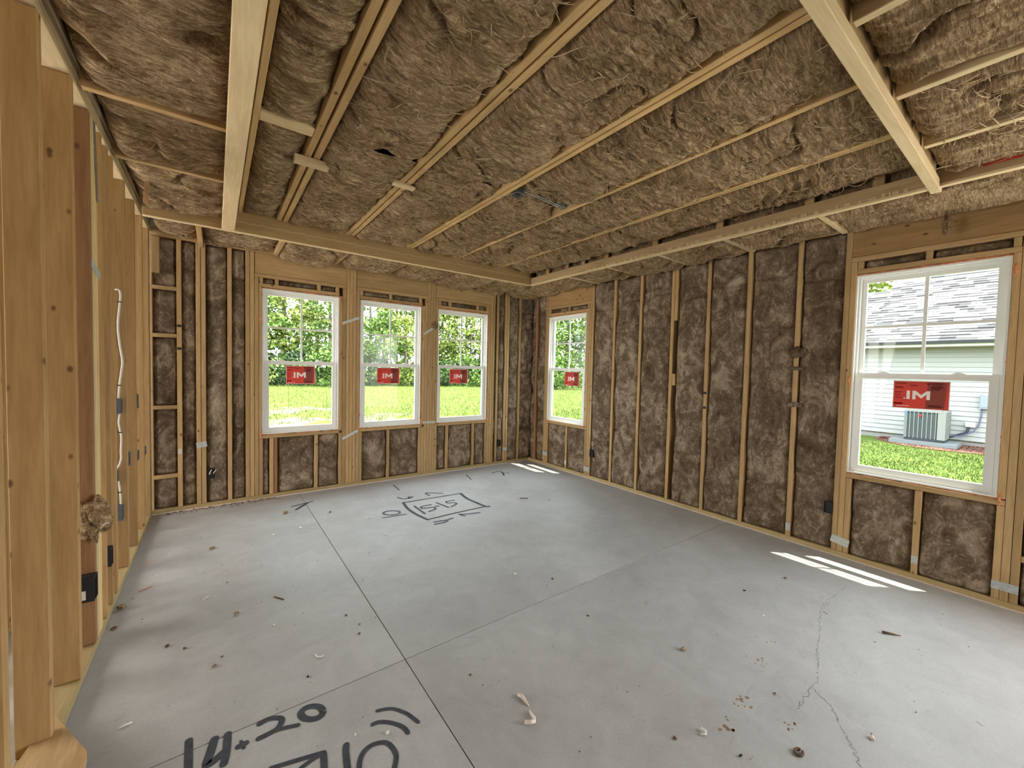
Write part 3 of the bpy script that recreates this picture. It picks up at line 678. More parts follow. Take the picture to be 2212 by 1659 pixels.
def ebox(label, loc, rot, w, h, d, mat, face=True, tagged=False, grp=None):
    """open-fronted plastic box: back, sides, two nail bosses"""
    t = empty('electrical_box', loc, rot); tag(t, label, 'electrical box', grp)
    mb = MB(); k = 0.004
    mb.box(0, w, d - k, d, 0, h); mb.box(0, k, 0, d - k, 0, h); mb.box(w - k, w, 0, d - k, 0, h); mb.box(k, w - k, 0, d - k, 0, k); mb.box(k, w - k, 0, d - k, h - k, h)
    mb.prism([(0.01, h), (0.03, h), (0.026, h + 0.010), (0.014, h + 0.010)], d * 0.3, d * 0.8, 'xz')
    mb.build('housing', mat, t)
    return t
t = ebox('large black electrical box with a paper label on the reddish left wall post', (XL - 0.078, 2.826, 0.290), (0, 0, -math.pi / 2), 0.072, 0.115, 0.075, M_BLACK)
t.rotation_euler = (0, 0, math.pi / 2); t.location = (XL + 0.010, 2.7435, 0.292)
mb = MB(); mb.box(0.018, 0.060, 0.0752, 0.0758, 0.012, 0.05); 
t2 = t
mb = MB(); mb.box(XL - 0.055, XL - 0.020, 2.7415, 2.7430, 0.306, 0.350); lb = mb.build('paper_label', M_LABEL); 
lb.parent = t2; lb.matrix_parent_inverse = Matrix.LocRotScale(t2.location, t2.rotation_euler, None).inverted()
def lbox(label, y, z, w, h, mat, x=XL + 0.004):
    o = ebox(label, (x, y, z), (0, 0, math.pi / 2), w, h, 0.07, mat); return o
lbox('black box low on the left wall between the post and the paired studs', 3.176, 0.285, 0.056, 0.105, M_BLACK)
SF = 3.767; XB = XL - 0.022
lbox('upper blue-grey box beside the white cable on the left wall', SF - 0.055, 1.112, 0.054, 0.096, M_GREYBOX, XB)
lbox('small grey box at mid height beside the cable staples on the left wall', SF - 0.055, 0.650, 0.054, 0.075, M_GREYBOX, XL - 0.045)
lbox('lower blue-grey box at the foot of the white cable on the left wall', SF - 0.055, 0.385, 0.054, 0.10, M_GREYBOX, XB)
lbox('grey box on the fourth left wall stud counted from the back corner', 3.807, 0.735, 0.05, 0.095, M_GREYBOX)
lbox('grey box on the third left wall stud counted from the back corner', 4.207, 0.695, 0.05, 0.075, M_GREYBOX)
lbox('grey box on the second left wall stud counted from the back corner', 4.609, 0.665, 0.05, 0.07, M_GREYBOX)
lbox('tall grey switch box above the others near the left back corner', 4.207, 1.10, 0.05, 0.11, M_GREYBOX)
def wbox(label, side, a, z, w=0.062, h=0.10):
    if side == 'back': o = ebox(label, (a, YB - 0.012, z), (0, 0, 0), w, h, 0.016, M_BLACK)
    else: o = ebox(label, (XR - 0.012, a + w, z), (0, 0, -math.pi / 2), w, h, 0.016, M_BLACK)
    return o
b1 = wbox('black outlet box with curled white wires in the left bay of the back wall', 'back', -0.070, 0.29)
mb = MB(); mb.tube([(0.02, 0.04, 0.02), (0.018, 0.0, 0.05), (0.03, -0.012, 0.085), (0.04, 0.03, 0.08)], 0.0045, 6); mb.tube([(0.045, 0.03, 0.03), (0.055, -0.008, 0.06), (0.075, 0.0, 0.085)], 0.004, 6); mb.build('wire', M_CABLE, b1, smooth=True)
wbox('black outlet box between studs right of the third back window', 'back', 3.480, 0.275)
wbox('black outlet box right of the small right wall window', 'right', 3.672, 0.305)
wbox('black outlet box just left of the large right wall window', 'right', 1.060, 0.335, 0.055, 0.095)
def cable(label, pts, r=0.0055, staples=()):
    pp = [Vector(p) for p in pts]; out = []
    for i in range(len(pp) - 1):
        a = pp[max(i - 1, 0)]; b = pp[i]; c = pp[i + 1]; d = pp[min(i + 2, len(pp) - 1)]
        for k in range(6):
            u = k / 6; out.append(0.5 * ((2 * b) + (c - a) * u + (2 * a - 5 * b + 4 * c - d) * u * u + (3 * b - a - 3 * c + d) * u ** 3))
    out.append(pp[-1]); mb = MB(); mb.tube(out, r, 7)
    t = empty('cable', tuple(pp[-1])); tag(t, label, 'cable')
    o = mb.build('sheath', M_CABLE, t, smooth=True); o.matrix_parent_inverse = Matrix.Translation(-pp[-1])
    for p in staples:
        m2 = MB(); m2.box(p[0] - 0.010, p[0] + 0.010, p[1] - 0.008, p[1] + 0.004, p[2] - 0.003, p[2] + 0.003)
        q = m2.build('staple', M_BLACK, t); q.matrix_parent_inverse = Matrix.Translation(-pp[-1])
cy = SF - 0.010
cable('long white cable bulging out from the left wall above the upper grey box', [(XL - 0.075, cy + 0.03, 1.93), (-0.530, cy, 1.942), (-0.515, cy, 1.93), (-0.513, cy, 1.88), (-0.526, cy, 1.71), (-0.518, cy, 1.572), (-0.507, cy, 1.464), (-0.512, cy, 1.40), (-0.523, cy, 1.292), (-0.528, cy, 1.21)], 0.0060, [(-0.515, cy, 1.86), (-0.523, cy, 1.30)])
cable('short white cable between the upper and middle grey boxes on the left wall', [(-0.523, cy, 1.105), (-0.528, cy, 1.04), (-0.517, cy, 0.947), (-0.520, cy, 0.85), (-0.519, cy, 0.805), (-0.528, cy, 0.76), (-0.545, cy, 0.727)], 0.0055, [(-0.521, cy, 0.98)])
cable('short white cable running down to the lower grey box on the left wall', [(-0.533, cy, 0.65), (-0.528, cy, 0.60), (-0.524, cy, 0.54), (-0.524, cy, 0.487)], 0.0055, [(-0.527, cy, 0.57)])
# fixtures left in the ceiling
def hanger(label, p, q, can=None, rod=M_STEEL):
    t = empty('hanger_bar', p); tag(t, label, 'bracket')
    P0, Q0 = Vector(p), Vector(q); n = Vector((-(Q0 - P0).y, (Q0 - P0).x, 0)).normalized()
    for s in (-0.012, 0.012):
        mb = MB(); mb.tube([n * s, (Q0 - P0) + n * s], 0.0032, 6); mb.build('rod', rod, t)
    e = Q0 - P0; mb = MB(); mb.box(e.x - 0.02, e.x + 0.02, e.y - 0.03, e.y + 0.03, -0.006, 0.035); mb.build('end_plate', M_DSTEEL, t)
    if can:
        c = Vector(can) - P0; mb = MB()
        ring = [(c.x + 0.05 * math.cos(a * math.pi / 10), c.y + 0.05 * math.sin(a * math.pi / 10), c.z) for a in range(20)]
        mb.tube(ring + ring[:1], 0.004, 5); ring2 = [(x, y, z + 0.045) for x, y, z in ring]
        vs = ring + ring2; n_ = 20; mb.add(vs, [(i, (i + 1) % n_, n_ + (i + 1) % n_, n_ + i) for i in range(n_)] + [tuple(range(n_, 2 * n_))]); mb.build('round_box', M_DSTEEL, t)
hanger('pair of steel rods with a round fan box between the tray joists', (1.880, 2.432, 2.808), (2.300, 2.485, 2.808), (1.850, 2.49, 2.790))
hanger('dark steel light bracket in the soffit above the first back window', (0.62, 4.71, 2.622), (0.93, 4.72, 2.622), None, M_BLACK)
hanger('dark steel light bracket in the soffit near the back right corner', (3.05, 4.60, 2.622), (3.49, 4.61, 2.622), None, M_BLACK)
# nail bar dowel hanging under the left soffit
mb = MB(); mb.box(-0.012, 0.012, -0.012, 0.012, -0.33, 0); o = mb.build('wood_strip', DZ, None, (-0.36, 3.66, 2.70), (R(75), 0, R(8))); tag(o, 'short brown wood strip caught in the wool above the left wall', 'wood strip')
# tufts of wool
def tuft(name, label, loc, size, n=26, mat=WOOLC, parent=None, cat='wool tuft', seed=1, edge=None, flat=0.6):
    random.seed(seed); bm = bmesh.new(); bmesh.ops.create_icosphere(bm, subdivisions=4, radius=1)
    for v in bm.verts:
        d = v.co.copy(); a = vn(np.array([d.x * 3.1 + d.z * 2.6 + seed]), np.array([d.y * 3.0 + d.z * 1.7]), seed)[0]; b = vn(np.array([d.x * 7 + d.z * 4]), np.array([d.y * 7 - d.z * 3]), seed + 3)[0]
        v.co = Vector((d.x * size[0], d.y * size[1], d.z * size[2])) * (0.30 + 1.0 * a + 0.55 * b)
    me = bpy.data.meshes.new(name); bm.to_mesh(me); bm.free(); me.materials.append(mat)
    o = link(name, me, None, parent, loc, smooth=True)
    if label: tag(o, label, cat)
    m3 = MB()
    for _ in range(int(40 + 900 * size[2])):
        d = Vector((random.gauss(0, 1), random.gauss(0, 1), random.gauss(0, 1))).normalized(); p0 = Vector((d.x * size[0], d.y * size[1], d.z * size[2])) * 0.7; t_ = d.cross(Vector((0, 0.3, 1))).normalized(); l = random.uniform(0.3, 0.9) * size[2]
        pts = [p0 + (d * math.sin(u * 3) * 0.4 + t_ * u * random.choice((-1, 1)) * 0 + t_ * u) * l for u in (0, .33, .66, 1)]
        m3.tube(pts, [0.0016, 0.0013, 0.0009, 0.0004], 3)
    f_ = m3.build('loose_fibres', mat, o); tag(f_, kind='stuff')
    return o
tf = tuft('wool_tuft', 'ragged tuft of brown wool caught on the left wall post above the black box', (XL + 0.002, 2.795, 0.69), (0.048, 0.03, 0.085), seed=4)
mb = MB(); mb.tube([(0.0, -0.01, -0.07), (0.02, -0.02, -0.05), (0.045, -0.02, -0.03), (0.06, -0.02, -0.032)], [0.004, 0.009, 0.006, 0.002], 6); mb.build('pale_paper_scrap', M_GASKET, tf)
tuft('wool_tuft', 'small tuft of wool stuck between the second and third back windows', (2.405, YB - 0.012, 2.035), (0.040, 0.02, 0.038), seed=9)
tuft('wool_tuft', 'dark wool scrap poking over the stud left of the large right window, topmost of three', (XR - 0.008, 1.355, 1.675), (0.014, 0.045, 0.040), seed=12, mat=WOOLW)
tuft('wool_tuft', 'thin wool scrap across the stud left of the large right window, middle of three', (XR - 0.006, 1.360, 1.535), (0.010, 0.055, 0.014), seed=22, mat=WOOLW)
tuft('wool_tuft', 'wool scrap across the stud left of the large right window, lowest of three', (XR - 0.006, 1.365, 1.215), (0.012, 0.060, 0.020), seed=31, mat=WOOLW)
def band(par, side, a0, a1, z):
    mb = MB()
    if side == 'back': mb.box(a0, a1, YB - 0.0012, YB - 0.0004, z - 0.012, z + 0.012)
    else: mb.box(XR - 0.0012, XR - 0.0004, a0, a1, z - 0.012, z + 0.012)
    tag(mb.build('marker_band', M_BLACK, par), 'black marker band across a stud')
band(wall_back, 'back', -0.298, -0.265, 1.815); band(wall_back, 'back', -0.298, -0.265, 1.595); band(wall_right, 'right', 2.156, 2.189, 1.268); band(wall_right, 'right', 2.156, 2.189, 1.115)
for z, l in ((1.24, ((0, 0), (0.01, 0.03), (0.025, 0.035))), (1.15, ((0, 0), (0.03, 0.002))), (1.06, ((0, 0.03), (0.012, 0.0), (0.03, 0.02)))):
    mb = MB(); mb.tube([(XR - 0.001, 3.770 - a, z + b) for a, b in l], 0.003, 4); mb.build('marker_scribble', M_BLACK, wall_right)
mb = MB(); mb.tube([(0, -0.03, -0.03), (0, 0.04, 0.035)], 0.011, 8); tag(mb.build('white_pipe', M_CABLE, None, (-0.865, 2.93, 0.43), smooth=True), 'short white pipe glimpsed between the nearest left studs', 'pipe')
tuft('wool_tuft', 'long thin curl of wool hanging in front of the right wall header', (3.95, 0.49, 2.50), (0.014, 0.012, 0.055), seed=15)

# ================================================================== FLOOR MARKS AND LITTER
MARKS = {'near size figures': [(0.026, [(-0.088, 1.939), (-0.084, 1.803), (-0.083, 1.724)]), (0.03, [(-0.008, 1.891), (-0.02, 1.834), (-0.031, 1.783), (-0.011, 1.784), (0.007, 1.797), (0.026, 1.809)]), (0.027, [(0.034, 1.887), (0.028, 1.8), (0.019, 1.75)]), (0.026, [(0.067, 1.8), (0.088, 1.802)]), (0.05, [(0.073, 1.8), (0.084, 1.802)]), (0.024, [(0.14, 1.869), (0.172, 1.874), (0.208, 1.856), (0.215, 1.833), (0.198, 1.806), (0.169, 1.798), (0.132, 1.795)]), (0.02, [(0.169, 1.798), (0.206, 1.795), (0.265, 1.775)]), (0.028, [(0.363, 1.789), (0.359, 1.778), (0.351, 1.77), (0.34, 1.766), (0.327, 1.768), (0.314, 1.774), (0.302, 1.784), (0.292, 1.796), (0.286, 1.81), (0.284, 1.823), (0.287, 1.835), (0.295, 1.843), (0.306, 1.847), (0.319, 1.846), (0.333, 1.84), (0.346, 1.83), (0.356, 1.817), (0.361, 1.803), (0.363, 1.789)])], 'ditto arcs': [(0.017, [(0.551, 1.659), (0.584, 1.647), (0.613, 1.627), (0.646, 1.579), (0.661, 1.54), (0.67, 1.51)]), (0.019, [(0.514, 1.605), (0.539, 1.601), (0.573, 1.575), (0.602, 1.539), (0.614, 1.513), (0.617, 1.487)])], 'near cut off figures': [(0.019, [(0.157, 1.634), (0.236, 1.614), (0.325, 1.59)]), (0.024, [(0.323, 1.587), (0.319, 1.552), (0.3, 1.455)]), (0.017, [(0.23, 1.567), (0.27, 1.58), (0.314, 1.589)]), (0.024, [(0.403, 1.572), (0.394, 1.544), (0.383, 1.478), (0.368, 1.407)]), (0.019, [(0.403, 1.382), (0.418, 1.453), (0.435, 1.49), (0.458, 1.51), (0.488, 1.515), (0.523, 1.502), (0.54, 1.478), (0.546, 1.444), (0.543, 1.415), (0.523, 1.379), (0.498, 1.344)])], 'far box': [(0.03, [(1.629, 4.137), (1.954, 4.115), (2.308, 4.092)]), (0.045, [(2.308, 4.092), (2.277, 3.892), (2.293, 3.714), (2.311, 3.563), (2.344, 3.541)]), (0.03, [(2.307, 3.557), (1.958, 3.56), (1.654, 3.547)]), (0.04, [(1.629, 4.137), (1.6, 3.949), (1.605, 3.756), (1.642, 3.541)]), (0.03, [(1.685, 3.969), (1.686, 3.704)]), (0.03, [(1.851, 3.917), (1.745, 3.916), (1.73, 3.858), (1.829, 3.836), (1.835, 3.773), (1.748, 3.741)]), (0.035, [(1.87, 3.844), (1.898, 3.836)]), (0.028, [(1.929, 3.946), (1.967, 3.738)]), (0.028, [(2.125, 3.909), (2.035, 3.922), (2.029, 3.868), (2.09, 3.844), (2.089, 3.791), (2.002, 3.743)])], 'far figures': [(0.03, [(1.642, 4.338), (1.666, 4.26), (1.723, 4.242), (1.788, 4.259), (1.753, 4.289), (1.736, 4.234)]), (0.03, [(1.97, 4.215), (1.975, 4.321), (2.13, 4.203)]), (0.03, [(2.163, 3.437), (2.014, 3.478), (1.967, 3.508), (1.99, 3.436)]), (0.03, [(1.668, 3.454), (1.789, 3.436), (1.756, 3.397), (1.652, 3.402)]), (0.028, [(1.789, 3.436), (1.861, 3.45)]), (0.03, [(1.492, 3.873), (1.481, 3.856), (1.462, 3.845), (1.438, 3.841), (1.412, 3.846), (1.387, 3.857), (1.366, 3.874), (1.351, 3.895), (1.344, 3.918), (1.346, 3.94), (1.356, 3.957), (1.375, 3.969), (1.399, 3.973), (1.425, 3.969), (1.451, 3.958), (1.473, 3.94), (1.488, 3.918), (1.495, 3.895), (1.492, 3.873)]), (0.025, [(1.3, 3.819), (1.52, 3.796)])], 'layout arrows': [(0.02, [(0.631, 4.625), (0.835, 4.695)]), (0.03, [(0.653, 4.508), (0.78, 4.664)]), (0.025, [(3.141, 4.676), (3.281, 4.666), (3.205, 4.478)]), (0.02, [(3.249, 4.596), (3.338, 4.541)]), (0.015, [(1.769, 4.824), (1.755, 4.586)]), (0.015, [(2.774, 4.776), (2.714, 4.535)])]}
CRACKS = [[(3.544, 0.819), (3.306, 0.828), (3.122, 0.827), (2.94, 0.8), (2.777, 0.741), (2.602, 0.709), (2.472, 0.663), (2.322, 0.619), (2.141, 0.623), (2.057, 0.616)], [(2.26, 0.621), (2.21, 0.541), (2.128, 0.484), (2.056, 0.438), (1.962, 0.377), (1.91, 0.34)]]
def ribbon(mb, pts, w, z=0.0012, taper=False):
    P = [Vector((x, y)) for x, y in pts]
    # smooth the stroke
    Q = []
    for i in range(len(P) - 1):
        a = P[max(i - 1, 0)]; b = P[i]; c = P[i + 1]; d = P[min(i + 2, len(P) - 1)]
        for k in range(4):
            u = k / 4; Q.append(0.5 * ((2 * b) + (c - a) * u + (2 * a - 5 * b + 4 * c - d) * u * u + (3 * b - a - 3 * c + d) * u ** 3))
    Q.append(P[-1])
    if len(P) == 2: Q = [P[0], P[0].lerp(P[1], .5), P[1]]
    d0 = (Q[0] - Q[1]).normalized(); d1 = (Q[-1] - Q[-2]).normalized()
    # round caps
    L = []; Rr = []
    for i, q in enumerate(Q):
        d = (Q[min(i + 1, len(Q) - 1)] - Q[max(i - 1, 0)])
        if d.length < 1e-6: d = Vector((1, 0))
        d.normalize(); n = Vector((-d.y, d.x)) * w / 2
        L.append(q + n); Rr.append(q - n)
    vs = []; fs = []
    for a, b in zip(L, Rr): vs += [(a.x, a.y, z), (b.x, b.y, z)]
    fs += [(2 * i, 2 * i + 1, 2 * i + 3, 2 * i + 2) for i in range(len(L) - 1)]
    mb.add(vs, [f[::-1] if False else f for f in fs])
    for q, d in ((Q[0], d0), (Q[-1], d1)) if (Q[0] - Q[-1]).length > w * 0.5 else ():
        base = math.atan2(d.y, d.x)
        fan = [(q.x + w / 2 * math.cos(base + t), q.y + w / 2 * math.sin(base + t), z) for t in np.linspace(-math.pi / 2, math.pi / 2, 7)]
        mb.add([(q.x, q.y, z)] + fan, [(0, i + 1, i + 2) for i in range(6)])
lab = {'near size figures': 'black spray painted 14.20', 'ditto arcs': 'two short black spray painted arcs', 'near cut off figures': 'large black spray painted figures cut off by the picture edge',
       'far box': 'spray painted box around 15-15', 'far figures': 'spray painted figures and arrows around the box', 'layout arrows': 'small black layout arrows by the walls'}
zc = 0.0010
for k, strokes in MARKS.items():
    mb = MB()
    for w, pts in strokes:
        if 'far' in k: w *= 0.78
        ribbon(mb, pts, w, zc); zc += 0.00003
    tag(mb.build('paint_marking', M_PAINTB if k == 'far figures' else M_PAINT, floor), lab[k])
for c in CRACKS:
    random.seed(len(c)); P = []
    for i in range(len(c) - 1):
        for k in range(9):
            u = k / 9; P.append((c[i][0] * (1 - u) + c[i + 1][0] * u + random.uniform(-.006, .006), c[i][1] * (1 - u) + c[i + 1][1] * u + random.uniform(-.010, .010)))
    mb = MB()
    for i in range(len(P) - 1):
        if random.random() < 0.1: continue
        a, b = Vector(P[i]), Vector(P[i + 1]); d = (b - a); n = Vector((-d.y, d.x)).normalized() * random.uniform(0.0005, 0.0013)
        mb.add([(a.x - n.x, a.y - n.y, 0.0008), (b.x - n.x, b.y - n.y, 0.0008), (b.x + n.x, b.y + n.y, 0.0008), (a.x + n.x, a.y + n.y, 0.0008)], [(0, 1, 2, 3)])
    mb.build('crack', M_CRACK, floor)
def splat(x, y, r, n, seed, mat, nm, label=None, st=(1, 1)):
    random.seed(seed); mb = MB()
    for _ in range(n):
        a = random.uniform(0, 6.28); q = r * math.sqrt(random.random()); px, py = x + q * math.cos(a) * st[0], y + q * math.sin(a) * st[1]; s = random.uniform(0.1, 0.28) * r
        k = random.randint(5, 8); ph = random.random() * 6
        mb.add([(px + s * random.uniform(.4, 1) * math.cos(ph + i * 6.283 / k), py + s * random.uniform(.3, .8) * math.sin(ph + i * 6.283 / k), 0.0007) for i in range(k)], [tuple(range(k))])
    tag(mb.build(nm, mat, floor), label)
splat(-0.407, 3.872, 0.045, 22, 1, M_CHALK, 'chalk_smudge', 'orange chalk smudge near the left wall'); splat(0.03, 3.45, 0.05, 7, 2, M_CHALK, 'chalk_smudge', 'faint orange chalk smudge')
M_RUST = plain('rusty_mud', (0.26, 0.165, 0.10), 0.9, var=0.3, vs=60)
for i, (x, y, r, n) in enumerate(((2.206, 1.491, 0.020, 16), (2.247, 0.837, 0.04, 9), (1.906, 0.787, 0.05, 10), (1.941, 0.614, 0.035, 9), (2.072, 0.712, 0.02, 7), (1.718, 0.778, 0.05, 8), (2.45, 0.86, 0.03, 5), (3.05, 0.8, 0.05, 3))):
    splat(x, y, r, n, 30 + i, M_RUST, 'mud_stain')

def chunk(name, label, x, y, s, mat, cat='debris', seed=0, z=None, rot=0):
    random.seed(seed); bm = bmesh.new(); bmesh.ops.create_icosphere(bm, subdivisions=2, radius=1)
    for v in bm.verts:
        d = v.co; k = 0.6 + 0.6 * random.random(); v.co = Vector((d.x * s[0] * k, d.y * s[1] * k, d.z * s[2] * k))
    lo = min(v.co.z for v in bm.verts)
    for v in bm.verts: v.co.z -= lo
    me = bpy.data.meshes.new(name); bm.to_mesh(me); bm.free(); me.materials.append(mat)
    o = link(name, me, None, None, (x, y, 0.0004 if z is None else z), (0, 0, rot)); tag(o, label, cat); return o
def curl(name, label, x, y, pts, r, mat, cat='debris', rot=0, fl=None):
    mb = MB(); mb.tube(pts, r, 6); o = mb.build(name, mat, None, (x, y, 0.0004), (0, 0, rot), True); tag(o, label, cat); return o
CH = [(-0.027, 3.891, .020, 'brown lump of wool lying on the floor in front of the left back bays', WOOLC), (0.551, 4.449, .028, 'brown wool clump on the floor below the first back window', WOOLC),
      (0.609, 3.972, .015, 'white crumb beside the long floor joint, in front of the first back window', M_WHITE), (0.399, 3.918, .014, 'white crumb to the left, in front of the first back window', M_WHITE),
      (0.914, 4.239, .014, 'brown chip between the floor joint and the painted ring figure', M_BARK), (0.094, 2.789, .015, 'grey-brown wool lump in the middle of the left floor area', WOOLC),
      (0.26, 2.552, .009, 'tiny white crumb right of the grey-brown lump on the left floor', M_WHITE), (-0.205, 2.661, .013, 'left one of two dark brown crumbs near the left wall', M_BARK),
      (-0.132, 2.590, .010, 'right one of two dark brown crumbs near the left wall', M_BARK), (0.022, 2.415, .007, 'small grey pebble just beyond the grey clump on the left floor', M_GREYBOX),
      (-0.009, 2.354, .012, 'grey clump left of the near painted numbers', WOOLC), (0.629, 2.208, .009, 'dark crumb closest to the crossing of the floor joints', M_BARK),
      (0.613, 2.419, .008, 'dark crumb farthest up the long floor joint of a short row', M_BARK), (0.653, 2.293, .007, 'dark crumb in the middle of a short row beside the floor joint', M_BARK),
      (0.344, 2.031, .007, 'black crumb just above the cross joint on the left', M_BLACK), (-0.452, 3.222, .026, 'torn clump of wool and paper against the left bottom plate', WOOLC),
      (-0.450, 2.996, .016, 'dark oval scrap against the left bottom plate, nearer than the torn clump', M_BARK), (1.191, 3.422, .014, 'bright white crumb below the painted ring figure', M_WHITE),
      (0.059, 3.230, .007, 'dark speck on the left floor beyond the brown straw', M_BARK), (1.724, 2.245, .012, 'white pebble in the middle of the floor', M_WHITE),
      (1.903, 2.048, .010, 'rust brown crumb right of the white pebble in the middle of the floor', M_BARK), (1.793, 1.609, .009, 'dark crumb just on the near side of the cross joint', M_BARK),
      (1.992, 1.118, .016, 'grey wool clump right of centre on the near floor', WOOLC), (0.977, 1.606, .008, 'dark crumb right of the long floor joint on the near floor', M_BARK),
      (2.886, 1.199, .009, 'black crumb in front of the sunlit strip, on the left', M_BLACK), (3.314, 1.108, .012, 'dark chip just below the sunlit strip', M_BARK),
      (2.685, 1.002, .009, 'white crumb left of the crack in the floor', M_WHITE), (3.023, 3.343, .008, 'dark crumb beyond the middle of the floor towards the right wall', M_BARK),
      (1.623, 0.661, .008, 'black crumb at the near bottom of the floor', M_BLACK), (2.147, 0.385, .013, 'pale brown chip beside the lower crack', M_GASKET),
      (1.482, 0.850, .009, 'brown crumb near the white curl on the near floor', M_BARK), (2.072, 0.712, .007, 'rust coloured crumb left of the crack', M_BARK),
      (0.550, 1.532, .009, 'white crumb under the two painted arcs', M_WHITE), (0.444, 1.596, .006, 'small white crumb above the large painted figures', M_WHITE)]
for i, (x, y, s, l, m) in enumerate(CH): chunk('debris', l, x, y, (s, s * 0.7, s * 0.45), m, seed=100 + i, rot=i)
curl('pink_stick', 'thin pink stick lying near the left wall', -0.371, 3.426, [(-0.028, -0.021, 0.005), (0.0, 0.001, 0.005), (0.028, 0.020, 0.005)], 0.0045, M_PINK, 'stick')
curl('straw', 'thin brown straw on the left floor area', 0.315, 2.834, [(-0.023, 0.034, 0.003), (0, 0.002, 0.003), (0.023, -0.034, 0.003)], 0.003, M_BARK, 'straw')
curl('twig', 'short flat brown twig to the right of the painted box', 2.822, 3.547, [(-0.04, 0.025, 0.004), (0, 0, 0.004), (0.04, -0.027, 0.005)], 0.0045, M_BARK, 'twig', 0)
curl('twig', 'dark twig on the floor at the right, nearest the large right window', 3.10, 0.501, [(-0.010, 0.035, 0.008), (0.01, 0, 0.006), (0.03, -0.04, 0.003)], [0.008, 0.006, 0.002], M_BARK, 'twig', R(10))
curl('white_curl', 'white curl of paper right of the painted box end on the far floor', 1.191, 3.889, [(-0.03, 0.01, 0.004), (0, -0.012, 0.004), (0.03, 0.0, 0.004)], 0.0045, M_WHITE, 'scrap')
curl('white_curl', 'white curled scrap left of the joint crossing', 0.417, 2.147, [(-0.014, 0.02, 0.004), (-0.012, 0, 0.004), (0.006, -0.014, 0.004), (0.016, -0.01, 0.004)], 0.0036, M_WHITE, 'scrap')
curl('white_curl', 'white curled scrap on the near floor, right of centre', 1.599, 0.799, [(-0.015, 0.0, 0.004), (0, -0.014, 0.005), (0.012, -0.006, 0.008), (0.010, 0.012, 0.008)], 0.0042, M_WHITE, 'scrap')
curl('white_sliver', 'white sliver of wood near the left wall foot', -0.296, 2.162, [(-0.020, -0.004, 0.003), (0.0, 0.002, 0.005), (0.020, 0.003, 0.004)], 0.0030, M_WHITE, 'scrap')
curl('white_sliver', 'tiny white sliver beside the left post foot, under the straw', -0.052, 3.083, [(-0.02, -0.01, 0.003), (0.0, 0, 0.003), (0.018, 0.01, 0.003)], 0.003, M_WHITE, 'scrap', R(20))
curl('white_sliver', 'white sliver at the far right edge of the near floor', 2.633, 0.131, [(0.008, 0.010, 0.002), (0.0, 0, 0.003), (-0.008, -0.009, 0.002)], 0.0014, M_WHITE, 'scrap')
curl('brown_loop', 'small brown looped scrap at the near edge of the floor', 1.825, 0.535, [(0.018 * math.cos(a), 0.013 * math.sin(a), 0.005) for a in np.linspace(0, 5.8, 14)], 0.0048, M_BARK, 'scrap')
curl('wood_curl', 'pale grey feather-like shaving on the near floor, upper of two', 1.091, 1.348, [(-0.012, 0.03, 0.006), (0.004, 0.01, 0.008), (0.014, -0.018, 0.006), (0.022, -0.035, 0.003)], [0.007, 0.008, 0.005, 0.002], M_GASKET, 'shaving', R(-25))
curl('wood_curl', 'pink and white curled shaving on the near floor, lower of two', 1.058, 1.245, [(-0.030, 0.004, 0.008), (-0.016, -0.010, 0.010), (0.004, -0.016, 0.009), (0.014, -0.002, 0.009), (0.022, 0.030, 0.006), (0.026, 0.045, 0.004)], [0.008, 0.009, 0.008, 0.007, 0.005, 0.001], M_GASKET, 'shaving')
random.seed(77); mb = MB()
for _ in range(420):
    x, y = random.uniform(-0.45, 4.05), random.uniform(0.2, 4.95); s = random.uniform(0.0008, 0.0028); mb.box(x, x + s * 2, y, y + s, 0.0005, 0.0005 + s)
for _ in range(160):
    x = random.uniform(-0.4, 0.6); y = YB - abs(random.gauss(0, 0.05)) - 0.01; s = random.uniform(0.002, 0.006); mb.box(x, x + s * 2.5, y, y + s, 0.0005, 0.0005 + s)
o = mb.build('sawdust_crumbs', M_BARK); tag(o, 'scattered tiny crumbs and sawdust all over the concrete floor', 'crumbs', kind='stuff')

# angled end of a plank lying over the left wall plate, nearest the camera
mb = MB(); mb.prism([(-0.555, 2.04), (-0.365, 1.895), (-0.372, 1.985), (-0.520, 2.285)][::-1], 0.043, 0.082)
mb2 = mb.build('plank_scrap', WY); tag(mb2, 'pale plank offcut with a slanted end lying on the left wall plate', 'plank')

